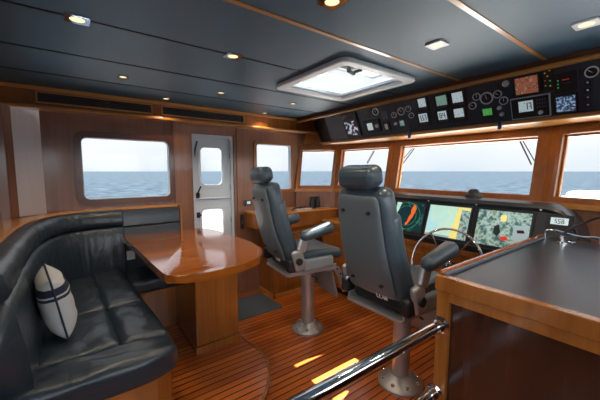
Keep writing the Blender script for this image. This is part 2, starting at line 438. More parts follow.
# wall pilaster between window and door, and aft corner post with a window reflection painted on
structure(B('trim_2', 'wall', None, (.80, .955, YP-.028, YP, .1, 1.93)), 'upright veneer panel between window and door')
structure(MB().prism([(XA, YP), (XA, YP-.17), (-.40, YP-.16), (-.362, YP-.10), (-.362, YP)], 1.10, 1.93).build('trim_40', 'wall', None), 'veneered aft corner casing')
pc = [(-.36, YP), (-.36, YP-.092), (-.353, YP-.088), (-.213, YP-.008), (-.205, YP)]
M['painted_reflection'] = wood('post with painted reflection', (.50, .40, .37), (.58, .48, .44), 'z', .3, 1.0, fine=45, bump=0)  # pale colour stands in for bright window light reflected on the post
for _n in M['painted_reflection'].node_tree.nodes:
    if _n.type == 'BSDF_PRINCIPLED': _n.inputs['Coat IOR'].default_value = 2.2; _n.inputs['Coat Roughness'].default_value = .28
structure(MB().prism(pc, 1.10, 1.93).build('trim_3', 'painted_reflection', None, smooth=True), 'corner post with the window reflection painted in as a pale colour')
structure(B('trim_4', 'wall', None, (1.475, 1.50, YP-.012, YP, .1, 1.93)), 'door architrave')
# cornice: upper wall casing with two air grilles and the ledge under it
structure(B('trim_5', 'cab', None, (XA, 2.60, YP-.07, YP, 1.95, CEIL)), 'wooden cornice under the ceiling')
structure(B('trim_6', 'trimx', None, (XA, 2.56, YP-.125, YP, 1.925, 1.952), mod=.008), 'projecting light ledge along the port wall')
structure(B('trim_7', 'trimx', None, (XA, 2.28, YP-.085, YP-.06, 2.072, CEIL), mod=.004), 'thin moulding where cornice meets ceiling')
for k, (a, b_) in enumerate(((-.20, .60), (.70, 1.53))):
    gl = thing('air_grille', ['long louvred air grille in the cornice above the saloon window', 'long louvred air grille in the cornice above the door'][k], 'air grille', ((a+b_)/2, YP-.07, 1.98), 'cornice air grilles')
    B('back_plate', 'black', gl, (a, b_, YP-.074, YP-.069, 1.985, 2.055))
    m = MB()
    for j in range(5): m.box(a, b_, YP-.083, YP-.073, 1.987+j*.0145, 1.993+j*.0145)
    m.build('louvre_slats', 'dark', gl)
    m = MB(); m.box(a-.012, b_+.012, YP-.086, YP-.07, 2.055, 2.064); m.box(a-.012, b_+.012, YP-.086, YP-.07, 1.976, 1.985); m.box(a-.012, a, YP-.086, YP-.07, 1.976, 2.064); m.box(b_, b_+.012, YP-.086, YP-.07, 1.976, 2.064)
    m.build('grille_frame', 'trimx', gl)

# ceiling with hatch hole
HX0, HX1, HY0, HY1 = 1.30, 1.925, 1.325, 2.005
Mc = frame((0, 0, CEIL), (1, 0, 0), (0, 1, 0), (0, 0, 1))
grid_wall('ceiling', 'ceil', Mc, [-1.78, 3.1], [YS-.1, YP+.1], [(HX0, HX1, HY0, HY1)], .10)['label'] = 'dark navy textured headliner with seams'
ys = [(.12, 'trimx'), (.645, 'trimx'), (1.15, 'trimx'), (1.667, 'black'), (2.19, 'black'), (2.70, 'black')]
for k, (y, mt) in enumerate(ys):
    for (a, b_) in ([(-1.7, HX0-.05), (HX1+.05, 2.3)] if HY0-.05 < y < HY1+.05 else [(-1.7, 2.3)]):
        w = .011 if mt == 'trimx' else .006
        structure(B('trim_%d' % (8+k), mt, None, (a, b_, y-w, y+w, CEIL-.004, CEIL+.01)), 'ceiling seam strip')

# hatch
ht = thing('ceiling_hatch', 'white framed skylight hatch with a pleated blind set in the dark ceiling', 'hatch', (1.61, 1.665, CEIL))
Mh = frame((0, 0, CEIL-.03), (1, 0, 0), (0, 1, 0), (0, 0, 1))
ring(rrect(1.255, 1.965, 1.285, 2.045, .05), rrect(1.32, 1.905, 1.345, 1.985, .03), .03, 'hatch_trim', 'white', ht, Mh, smooth=True).modifiers.new('b', 'BEVEL').width = .006
ring(rrect(1.32, 1.905, 1.345, 1.985, .03), rrect(1.35, 1.875, 1.375, 1.955, .02), .02, 'blind_frame', 'doorm', ht, Mh @ Matrix.Translation((0, 0, .022)), smooth=True)
ring(rrect(1.30, 1.925, 1.325, 2.005, .02), rrect(1.312, 1.913, 1.337, 1.993, .02), .14, 'hatch_coaming', 'white', ht, Mh @ Matrix.Translation((0, 0, .03)))
mb = MB()
mb.box(1.34, 1.885, 1.52, 1.61, CEIL+.018, CEIL+.021)
mb.box(1.78, 1.885, 1.61, 1.73, CEIL+.018, CEIL+.021)
mb.box(1.34, 1.885, 1.73, 1.91, CEIL+.018, CEIL+.021)
mb.box(1.76, 1.885, 1.36, 1.52, CEIL+.018, CEIL+.021)
mb.box(1.34, 1.885, 1.94, 1.97, CEIL+.018, CEIL+.021)
mb.box(1.70, 1.885, 1.91, 1.94, CEIL+.018, CEIL+.021)
mb.build('blind', 'blind', ht)
B('blind_rail', 'alu', ht, (1.34, 1.76, 1.512, 1.524, CEIL+.010, CEIL+.024), (1.755, 1.767, 1.36, 1.52, CEIL+.010, CEIL+.024))
B('hatch_lid', 'glass', ht, (1.27, 1.955, 1.295, 2.035, CEIL+.16, CEIL+.168))
ring(rrect(1.26, 1.965, 1.285, 2.045, .05), rrect(1.30, 1.925, 1.325, 2.005, .04), .03, 'lid_frame', 'alu', ht, Mh @ Matrix.Translation((0, 0, .17)))
m = MB(); m.cyl((1.43, 1.425, CEIL+.02), (1.43, 1.425, CEIL-.02), .016, n=14); m.rbox(.045, .011, .009, .007, Matrix.Translation((1.46, 1.435, CEIL-.022)) @ Matrix.Rotation(.3, 4, 'Z')); m.rbox(.014, .035, .008, .006, Matrix.Translation((1.50, 1.42, CEIL-.01)))
m.build('hatch_handle', 'wire', ht, smooth=True)

# ---------------------------------------------------------------- windscreen
P = [(2.235, YP+.06), (2.28, 3.195), (2.683, 2.896), (2.828, 2.185), (2.828, .744), (2.683, .03), (2.25, -.50), (2.2, YS-.06)]
Z0, Z1 = 1.215, 1.80
OUT = .115
def out(p, k=1.0):
    ang = {0: 0.9, 1: .55, 2: .3, 3: .05, 4: -.05, 5: -.3, 6: -.55, 7: -.9}
    i = P.index(p); a = ang[i]
    return Vector((p[0]+OUT*k*math.cos(a)/math.cos(a*.5), p[1]+OUT*k*math.sin(a), 0))
def quad_at(i, z):
    k = (z-Z0)/(Z1-Z0)
    a = Vector((*P[i], 0)); b = Vector((*P[i+1], 0))
    A = a + (out(P[i])-a)*k; Bv = b + (out(P[i+1])-b)*k
    A.z = Bv.z = z
    return A, Bv
m = MB()
for i in range(1, 6):
    a, b = Vector((*P[i], 0)), Vector((*P[i+1], 0))
    n = Vector(((b-a).y, -(b-a).x, 0)).normalized()
    if n.x < 0: n = -n
    t = n*.08
    q = [a, b, b+t, a+t]
    lo = [m.bm.verts.new((p.x, p.y, 0)) for p in q]; hi = [m.bm.verts.new((p.x, p.y, Z0)) for p in q]
    m.bm.faces.new(lo[::-1]); m.bm.faces.new(hi)
    for k in range(4): m.bm.faces.new((lo[k], lo[(k+1) % 4], hi[(k+1) % 4], hi[k]))
structure(m.build('wall_front', 'wall', None), 'veneered front wall below the windscreen')
# header above the glass, up to the roof
m = MB()
for i in range(1, 6):
    a, b = quad_at(i, Z1-.005); c, d = quad_at(i, 2.2)
    t = Vector((.08, 0, 0))
    v = [m.bm.verts.new(x) for x in (a, b, b+t, a+t, c, d, d+t, c+t)]
    for f in ((0, 1, 2, 3), (4, 5, 6, 7), (0, 1, 5, 4), (1, 2, 6, 5), (2, 3, 7, 6), (3, 0, 4, 7)): m.bm.faces.new([v[k] for k in f])
structure(m.build('wall_front_header', 'trimy', None), 'wooden header above the windscreen')
pads = {1: (.03, .045), 2: (.05, .05), 3: (.105, .105), 4: (.05, .05), 5: (.045, .03)}
for i in range(1, 6):
    root = bpy.data.objects.new('window_%d' % (i+2), None); C.objects.link(root)
    structure(root, ['', 'port quarter light', 'port windscreen light', 'wide centre windscreen', 'starboard windscreen light', 'starboard quarter light'][i])
    A0, B0 = quad_at(i, Z0); A1, B1 = quad_at(i, Z1)
    def pt(u, v):   # u metres fraction, v 0..1
        lo = A0.lerp(B0, u); hi = A1.lerp(B1, u); return lo.lerp(hi, v)
    Lw = (B0-A0).length
    n = (B0-A0).cross(A1-A0).normalized()
    if n.x < 0: n = -n
    pl, pr = pads[i][0]/Lw, pads[i][1]/Lw
    oi = [(0, 0), (1, 0), (1, 1), (0, 1)]; ii = [(pl, .075), (1-pr, .075), (1-pr, .86), (pl, .86)]
    i2 = [(pl+.012/Lw, .095), (1-pr-.012/Lw, .095), (1-pr-.012/Lw, .84), (pl+.012/Lw, .84)]
    def fr(a, b, d0, d1, nm, mt):
        mm = MB()
        rows = [[pt(*q)+n*d for q in lp] for lp, d in ((a, d0), (a, d1), (b, d1), (b, d0))]
        mm.quadmesh(rows, closeu=True, closev=True); return mm.build(nm, mt, root, bevel=.004)
    fr(oi, ii, -.012, .06, 'window_frame', 'trimz')
    fr(ii, i2, .03, .055, 'window_bead', 'trimy')
    mm = MB(); mm.quadmesh([[pt(*ii[0])+n*.045, pt(*ii[1])+n*.045], [pt(*ii[3])+n*.045, pt(*ii[2])+n*.045]]); mm.build('pane', 'glass', root)
    # sill board
# mullion posts over the joints
for i in range(1, 6):
    a = Vector((*P[i], Z0)); b = out(P[i]); b.z = Z1
    ax = (b-a); mm = MB(); yd = Vector((0, 1, 0)); xd = Vector((1, 0, 0))
    w, d = .022, .018
    vs = [mm.bm.verts.new(q + yd*sy*w + xd*sx) for q in (a, b) for sy, sx in ((-1, -d), (1, -d), (1, .05), (-1, .05))]
    for f in ((0, 1, 2, 3), (4, 5, 6, 7), (0, 1, 5, 4), (1, 2, 6, 5), (2, 3, 7, 6), (3, 0, 4, 7)): mm.bm.faces.new([vs[k] for k in f])
    structure(mm.build('trim_%d' % (24+i), 'cab', None, bevel=.004), 'mullion post between windscreen lights')
# sill ledge
sl = MB(); rows = []
for i in range(1, 7):
    p = P[i]; rows.append([(p[0]-.03, p[1], Z0-.03), (p[0]-.03, p[1], Z0+.008), (p[0]+.05, p[1], Z0+.008), (p[0]+.05, p[1], Z0-.03)])
sl.quadmesh(rows, closev=True); structure(sl.build('trim_20', 'trimy', None, bevel=.005), 'wooden sill under the windscreen')
# soffit between instrument panel and windscreen head
so = [(2.44, YS), (2.44, 2.66), (2.62, 3.1), (2.62, YP), (2.80, YP), (2.86, 2.95), (2.94, 2.2), (2.94, .72), (2.80, 0), (2.4, YS)]
structure(MB().prism(so, 1.786, 1.80).build('soffit', 'trimy', None), 'wooden soffit above the windscreen')

# wipers outside
def wiper(nm_y, pts, lab):
    w = thing('windscreen_wiper', lab, 'wiper', pts[0][0], 'windscreen wipers')
    MB().tube(pts[0], .006, 6).build('wiper_arm', 'wire', w, smooth=True); MB().tube(pts[1], .005, 6).build('wiper_blade', 'wire', w, smooth=True)
for lab, (ya, yb, yc) in (('thin black wiper outside the upper port corner of the centre windscreen', (1.91, 2.12, .0)), ('thin black wiper outside the upper starboard corner of the centre windscreen', (1.03, .89, .0))):
    s = 1 if yb > ya else -1
    w = thing('windscreen_wiper', lab, 'wiper', (3.0, ya, 1.76), 'windscreen wipers')
    MB().tube([(2.99, ya, 1.80), (3.0, ya+s*.01, 1.76), (2.97, yb, 1.50)], .006, 6).build('wiper_arm', 'wire', w, smooth=True)
    MB().tube([(2.99, ya+s*.04, 1.74), (2.965, yb+s*.02, 1.53)], .004, 6).build('wiper_blade', 'wire', w, smooth=True)
w = thing('windscreen_wiper', 'thin black wiper outside the narrow port windscreen light, seen above the headrest', 'wiper', (3.0, 2.4, 1.76), 'windscreen wipers')
MB().tube([(2.99, 2.46, 1.78), (2.90, 2.55, 1.54)], .006, 6).build('wiper_arm', 'wire', w, smooth=True); MB().tube([(2.99, 2.50, 1.75), (2.91, 2.57, 1.55)], .004, 6).build('wiper_blade', 'wire', w, smooth=True)

# ---------------------------------------------------------------- overhead instrument panel
op = thing('overhead_console', 'long black sloping overhead instrument panel above the windscreen', 'instrument panel', (2.3, 1.0, 1.78))
Lp = math.hypot(.14, .305); vd = Vector((.14/Lp, 0, -.305/Lp)); nd = Vector((-.305/Lp, 0, -.14/Lp))
MO = frame((2.28, 0, 2.085), (0, -1, 0), vd, nd)     # u = -Y, v = down the slope, w = towards the room
MB().box(-2.66, -YS, 0, Lp+.0, -.05, 0, MO).build('fascia', 'panel', op)
m = MB()
vs = [m.bm.verts.new(q) for q in ((2.30, 2.66, 2.085), (2.43, 2.66, 1.79), (2.62, 3.10, 1.83), (2.50, 3.12, 2.085), (2.36, 2.64, 2.085), (2.50, 2.64, 1.79), (2.68, 3.10, 1.83), (2.56, 3.12, 2.085))]
for f in ((0, 1, 2, 3), (4, 5, 6, 7), (0, 1, 5, 4), (1, 2, 6, 5), (2, 3, 7, 6), (3, 0, 4, 7)): m.bm.faces.new([vs[k] for k in f])
m.build('end_panel', 'black', op)
M['bez'] = plain('grey panel end strip', (.07, .08, .095), .5)
MB().box(-2.655, -2.40, .004, Lp-.004, 0, .003, MO).build('end_strip', 'bez', op)
B('switch_plate', 'white', op, (2.50, 2.512, 2.86, 2.89, 1.94, 1.98))
structure(B('trim_21', 'frame', None, (2.255, 2.30, YS, YP-.07, 2.065, CEIL)), 'dark moulding above the instrument panel')
structure(B('trim_22', 'trimy', None, (2.245, 2.285, YS, YP-.07, 2.045, 2.068), mod=.006), 'light beading above the instrument panel')
structure(B('trim_23', 'trimy', None, (2.395, 2.45, YS, 2.67, 1.762, 1.79), mod=.01), 'light wooden lip under the instrument panel')
m = MB(); rows = [[(2.395, 2.66, 1.762), (2.395, 2.66, 1.79), (2.45, 2.66, 1.79), (2.45, 2.66, 1.762)], [(2.60, 3.12, 1.80), (2.60, 3.12, 1.83), (2.66, 3.12, 1.83), (2.66, 3.12, 1.80)]]
g = m.quadmesh(rows, closev=True); m.bm.faces.new(g[0]); m.bm.faces.new(g[1]); structure(m.build('trim_24', 'trimy', None), 'lip returning to the port corner')

def pbox(u0, v0, u1, v1, w0, w1, mt, nm, par, bev=0, MO_=None):
    return MB().box(u0, u1, v0, v1, w0, w1, MO_ or MO, bev=bev).build(nm, mt, par)
def inst(nm, lab, cat, u, v, grp=None, MO_=None):
    p = (MO_ or MO) @ Vector((u, v, 0)); return thing(nm, lab, cat, p, grp)
def display(lab, u0, v0, u1, v1, mt='lcd', text=None, mx=.018, my=.03, below=.035):
    t = inst('instrument_display', lab, 'instrument display', (u0+u1)/2, (v0+v1)/2, 'digital displays on the overhead panel')
    pbox(u0-mx, v0-my*.45, u1+mx, v1+below, 0, .010, 'black', 'bezel', t, bev=.003)
    pbox(u0, v0, u1, v1, .010, .0115, mt, 'display_screen', t)
    m = MB()
    for k in range(4):
        a = u0+(u1-u0)*(k+.2)/4; m.box(a, a+.010, v1+.012, v1+.020, .010, .013, MO)
    m.build('buttons', 'bez', t)
    if text: digits(text, u0, v0, u1, v1, t)
    return t
SEG = {'0': 'abcdef', '1': 'bc', '5': 'afgcd', '7': 'abc', '4': 'fgbc', '8': 'abcdefg', '2': 'abged', '3': 'abgcd'}
def digits(s, u0, v0, u1, v1, par, MO_=None, w=.0117):
    m = MB(); H = (v1-v0)*.62; cw = min((u1-u0)*.8/len(s), H*.62); st = (u0+u1)/2-cw*len(s)/2; t = H*.12; y0 = (v0+v1)/2-H/2
    for k, c in enumerate(s):
        a, b = st+k*cw+cw*.14, st+(k+1)*cw-cw*.14
        segs = {'a': (a, b, y0, y0+t), 'g': (a, b, y0+H/2-t/2, y0+H/2+t/2), 'd': (a, b, y0+H-t, y0+H), 'f': (a, a+t, y0, y0+H/2), 'b': (b-t, b, y0, y0+H/2), 'e': (a, a+t, y0+H/2, y0+H), 'c': (b-t, b, y0+H/2, y0+H)}
        for q in SEG.get(c, ''): x = segs[q]; m.box(x[0], x[1], x[2], x[3], w, w+.001, MO_ or MO)
    m.build('digits', 'digit', par)
display('pale lit display, upper one of the left-hand pair in the middle of the overhead panel', -1.498, .052, -1.433, .121)
display('pale display with three large digits, lower one of the left-hand pair on the overhead panel', -1.517, .175, -1.442, .246, text='557')
display('green tinted display, upper middle of the six small overhead displays', -1.344, .061, -1.262, .135, 'lcdg')
display('pale display with two dark numbers, lower middle of the six small overhead displays', -1.351, .180, -1.282, .247, text='84')
display('bright display, upper right of the six small overhead displays', -1.218, .060, -1.142, .134)
display('white display, lower right of the six small overhead displays', -1.223, .181, -1.152, .246)

def gauge(lab, u, v, r, mt='dial', grp='round gauges on the overhead panel'):
    t = inst('gauge', lab, 'gauge', u, v, grp)
    mm = MB(); mm.lathe([(r, 0), (r, .012), (r*.82, .012), (r*.8, .006), (.001, .006)], (0, 0, 0), 24, MO @ Matrix.Translation((u, v, 0))); mm.build('gauge_ring', mt, t, smooth=True)
    mm = MB(); mm.lathe([(r*.8, .006), (r*.8, .0075), (.001, .0075)], (0, 0, 0), 24, MO @ Matrix.Translation((u, v, 0))); mm.build('gauge_face', 'black', t)
    m3 = MO @ Matrix.Translation((u, v, .008)) @ Matrix.Rotation(random.uniform(-1, 1), 4, 'Z')
    MB().box(-.0015, .0015, -r*.7, r*.15, 0, .0015, m3).build('needle', 'white', t)
G = [('small gauge at the lower left of the left gauge cluster', -1.755, .145, .026), ('second gauge of the left cluster on the overhead panel', -1.675, .125, .034), ('third gauge of the left cluster on the overhead panel', -1.600, .115, .026), ('lowest right gauge of the left cluster beside the pale displays', -1.585, .175, .024),
     ('upper left gauge of the right cluster on the overhead panel', -1.05, .120, .026), ('largest gauge at the centre of the right cluster on the overhead panel', -.987, .142, .042), ('small gauge upper right of the right cluster', -.917, .128, .026), ('gauge at the right edge of the right cluster', -.885, .178, .027), ('small gauge lower left of the right cluster', -1.085, .178, .026)]
for lab, u, v, r in G: gauge(lab, u, v, r)
t = inst('instrument_display', 'small green lit display below the right gauge cluster', 'instrument display', -.99, .24)
pbox(-1.035, .205, -.95, .285, 0, .008, 'black', 'bezel', t, .002); pbox(-1.022, .214, -.963, .262, .008, .0095, 'green', 'display_screen', t)
for lab, u, v in (('black toggle knob right of the small green display', -.916, .222), ('lowest black knob right of the small green display', -.905, .268), ('black knob under the left gauge cluster', -1.76, .225)):
    t = inst('control_knob', lab, 'knob', u, v, 'knobs on the overhead panel')
    MB().lathe([(.014, 0), (.012, .018), (.001, .018)], (0, 0, 0), 14, MO @ Matrix.Translation((u, v, 0))).build('knob_body', 'dial', t, smooth=True)
t = inst('key_switch', 'key switch with a pale ring and red mark high on the overhead panel', 'switch', -.88, .07)
MB().lathe([(.02, 0), (.02, .01), (.013, .01), (.013, .004), (.001, .004)], (0, 0, 0), 18, MO @ Matrix.Translation((-.863, .07, 0))).build('switch_ring', 'dial', t, smooth=True)
pbox(-.912, .05, -.898, .088, 0, .006, 'darkred', 'warning_label', t)
# far left group
t = inst('camera_monitor', 'small monitor with a camera picture at the left end of the overhead panel', 'monitor', -2.29, .17)
pbox(-2.392, .045, -2.185, .296, 0, .016, 'black', 'bezel', t, .003); pbox(-2.37, .07, -2.21, .278, .016, .0175, 'photo', 'display_screen', t); pbox(-2.37, .07, -2.21, .13, .0176, .018, 'darkred', 'screen_header', t)
t = inst('alarm_unit', 'dark square alarm panel above the small radio', 'alarm unit', -2.05, .07); pbox(-2.10, .018, -1.985, .13, 0, .012, 'black', 'case', t, .003); pbox(-2.085, .03, -2.03, .11, .012, .013, 'darkred', 'window', t)
gauge('pale round dial right of the dark square alarm panel', -1.945, .085, .034)
t = inst('radio', 'small black radio with a pale window on the left of the overhead panel', 'radio', -2.03, .21); pbox(-2.125, .155, -1.925, .275, 0, .02, 'black', 'case', t, .004); pbox(-2.075, .18, -2.01, .25, .02, .0215, 'lcd', 'display_screen', t); MB().lathe([(.02, 0), (.018, .015), (.001, .015)], (0, 0, 0), 14, MO @ Matrix.Translation((-1.955, .215, .02))).build('knob', 'dial', t, smooth=True)
t = inst('socket_plate', 'small square plate with a pale key shape right of the radio', 'switch plate', -1.86, .24); pbox(-1.90, .195, -1.825, .285, 0, .01, 'black', 'plate', t, .003); pbox(-1.878, .215, -1.847, .265, .01, .012, 'dial', 'insert', t)
t = inst('socket_plate', 'blank grey switch plate above the square plate', 'switch plate', -1.85, .13); pbox(-1.885, .095, -1.82, .168, 0, .008, 'bez', 'plate', t, .002)
t = inst('socket_plate', 'square grey plate below the left gauge cluster', 'switch plate', -1.69, .23); pbox(-1.722, .197, -1.66, .262, 0, .008, 'bez', 'plate', t, .002); pbox(-1.712, .207, -1.67, .252, .008, .0095, 'lcdg', 'insert', t)
# right group
t = inst('alarm_display', 'orange lit alarm display near the right of the overhead panel', 'display', -.75, .105)
pbox(-.825, .035, -.675, .172, 0, .014, 'black', 'bezel', t, .003); pbox(-.808, .052, -.69, .155, .014, .0155, 'orange', 'display_screen', t)
t = inst('indicator_lights', 'cluster of small amber and green indicator lights beside the orange display', 'indicator lights', -.64, .09)
pbox(-.668, .03, -.61, .165, 0, .006, 'black', 'plate', t, .002)
for k, (u, v, c) in enumerate(((-.655, .055, 'amber'), (-.632, .045, 'amber'), (-.643, .075, 'amber'), (-.655, .10, 'red'), (-.632, .105, 'ledg'), (-.655, .13, 'ledg'), (-.632, .135, 'amber'))):
    pbox(u-.003, v-.003, u+.003, v+.003, .006, .009, c, 'indicator_lamp', t)
t = inst('radio', 'wide framed radio with a lit number window on the right of the overhead panel', 'radio', -.74, .25)
pbox(-.848, .176, -.636, .318, 0, .008, 'dial', 'rim', t, .004); pbox(-.841, .183, -.643, .311, .008, .016, 'black', 'case', t, .003); pbox(-.80, .20, -.722, .27, .016, .0175, 'lcd', 'display_screen', t); digits('17', -.772, .20, -.722, .27, t, w=.0178)
mm = MB()
for i in range(4):
    for j in range(3): mm.box(-.705+i*.014, -.697+i*.014, .20+j*.022, .212+j*.022, .016, .019, MO)
mm.build('keypad', 'bez', t)
MB().lathe([(.013, 0), (.011, .014), (.001, .014)], (0, 0, 0), 14, MO @ Matrix.Translation((-.685, .285, .016))).build('knob', 'dial', t, smooth=True)
t = inst('alarm_unit', 'dark panel with green and red lamps above the blue display', 'alarm unit', -.56, .14)
pbox(-.612, .07, -.508, .185, 0, .008, 'black', 'case', t, .002)
for u, v, c in ((-.595, .115, 'ledg'), (-.595, .135, 'ledg'), (-.595, .155, 'ledg')): pbox(u-.003, v-.003, u+.003, v+.003, .008, .01, c, 'indicator_lamp', t)
pbox(-.575, .112, -.545, .116, .008, .009, 'red', 'warning_line', t); pbox(-.575, .132, -.54, .135, .008, .009, 'bez', 'warning_line', t)
t = inst('instrument_display', 'blue lit display at the right of the wide framed radio', 'instrument display', -.56, .25)
pbox(-.622, .195, -.508, .318, 0, .012, 'black', 'bezel', t, .003); pbox(-.608, .21, -.52, .30, .012, .0135, 'bluelcd', 'display_screen', t)
gauge('round pale perforated dial at the right end of the overhead panel', -.449, .10, .030, 'dial')
for k, v in enumerate((.197, .238, .281, .155)):
    t = inst('rocker_switch', ['upper', 'middle', 'lowest', 'topmost'][k] + ' pale toggle switch in the column at the right end of the overhead panel', 'switch', -.465, v, 'toggle switches at the right end')
    pbox(-.48, v-.012, -.452, v+.012, 0, .004, 'black', 'plate', t); MB().cyl(MO @ Vector((-.466, v, .004)), MO @ Vector((-.466, v-.006, .02)), .005, .004, 10).build('toggle', 'dial', t, smooth=True)
# hanging pens
for lab, y, mt in (('dark blue handset clip hanging from the lip below the left gauge cluster', 1.625, 'bluepen'), ('dark blue handset clip hanging from the lip below the right gauge cluster', .914, 'bluepen')):
    t = thing('hanging_microphone', lab, 'microphone', (2.385, y, 1.80), 'clips hanging from the overhead panel')
    MB().rbox(.010, .012, .030, .007, Matrix.Translation((2.385, y, 1.765))).build('body', mt, t, smooth=True)
    MB().tube([(2.385, y, 1.79), (2.38, y, 1.82), (2.388, y, 1.845)], .004, 6).build('clip', 'wire', t, smooth=True)

# ---------------------------------------------------------------- downlights
LK = [((.044, 1.667), 1), ((.754, 1.664), 1), ((.828, .92), 1), ((1.537, .902), 1), ((1.857, .39), 1), ((.303, 2.467), 0), ((.693, 2.968), 0), ((1.009, 2.477), 0), ((1.724, 2.46), 0), ((1.743, 3.04), 0)]
LL = ['square chrome ceiling downlight on the dark seam at the far left of the photo', 'square chrome ceiling downlight on the dark seam, middle of the ceiling', 'square ceiling downlight cut by the top edge of the photo', 'square ceiling downlight between the two wooden ceiling strips and the hatch', 'square ceiling downlight nearest the right edge of the photo', 'small round downlight above the saloon window', 'small round downlight beside the cornice between the two grilles', 'small round downlight above the door', 'small round downlight just port of the hatch', 'small round downlight in the corner by the cornice end']
for ((x, y), sq), lab in zip(LK, LL):
    t = thing('ceiling_downlight', lab, 'ceiling light', (x, y, CEIL), 'ceiling downlights')
    m4 = frame((x, y, CEIL-.008), (1, 0, 0), (0, 1, 0), (0, 0, 1))
    n = 28
    r = .028 if sq else .022
    inner = [(r*math.cos(2*PI*k/n-PI/2+PI/n*0), r*math.sin(2*PI*k/n-PI/2)) for k in range(n)]
    if sq: outer = rrect(-.045, .045, -.045, .045, .01)
    else: outer = [(.034*math.cos(2*PI*k/n-PI/2), .034*math.sin(2*PI*k/n-PI/2)) for k in range(n)]
    ring(outer, inner, .009, 'bezel', 'white' if x > 1.5 and sq else 'chrome', t, m4, smooth=True)
    MB().lathe([(r, 0), (r, .003), (.001, .003)], (x, y, CEIL-.006), 20).build('lamp_lens', 'lens', t)
    ld = bpy.data.lights.new('downlight', 'SPOT'); ld.energy = 6.5 if y < 2.6 else 3.0; ld.color = (1, .8, .58); ld.spot_size = 2.2; ld.spot_blend = .7; ld.shadow_soft_size = .03
    lo = bpy.data.objects.new('lamp_light', ld); C.objects.link(lo); lo.parent = t; lo.location = (0, 0, -.02)

# ---------------------------------------------------------------- front dash console
dc = thing('helm_console', 'curved black padded helm console below the windscreen with wooden front', 'helm console', (2.5, 1.5, 0))
BZ = .84
prof = [(2.79, 1.20), (2.64, 1.232), (2.56, 1.238), (2.51, 1.225), (2.497, 1.20), (2.515, 1.175), (2.41, .86), (2.40, BZ), (2.79, BZ)]
slices = [(2.74, 1.0)] + [(y, 1.0) for y in (2.3, 1.8, 1.2, .72)] + [(.60, .995)]
rows = []
for y, k in [(2.02+.14*math.sin(a), math.cos(a)**.7) for a in (1.47, 1.2, .9, .6, .3)] + [(2.0, 1), (1.6, 1), (1.0, 1), (.66, 1)] + [(.66-.2*math.sin(a), math.cos(a)**.7) for a in (.25, .5, .75, 1.0, 1.2, 1.35, 1.47)]:
    rows.append([(x, y, BZ+(z-BZ)*k) for x, z in prof])
m = MB(); g = m.quadmesh(rows, closev=True); m.bm.faces.new(g[0]); m.bm.faces.new(g[-1])
m.build('dash_hood', 'paneltop', dc, smooth=True)
B('front_panel', 'cab', dc, (2.40, 2.79, .47, 2.80, .10, BZ))
B('side_worktop', 'trimy', dc, (2.385, 2.79, 2.0, 2.80, BZ, .87), mod=.006)
B('knee_rail', 'cab', dc, (2.385, 2.42, .45, 2.72, .79, .835), mod=.008)
B('toe_kick', 'black', dc, (2.47, 2.79, .47, 2.70, 0, .10))
for y in (2.3, 1.72, 1.14): 
    d = B('cupboard_door', 'cab', dc, (2.388, 2.40, y-.27, y+.27, .14, .74), mod=.005)
    MB().cyl((2.37, y-.2, .62), (2.388, y-.2, .62), .012, n=14).build('latch', 'chrome', d, smooth=True)
Lh = math.hypot(.105, .315); vh = Vector((-.105/Lh, 0, -.315/Lh)); nh = Vector((-.315/Lh, 0, .105/Lh))
MH = frame((2.515, 0, 1.175), (0, -1, 0), vh, nh)
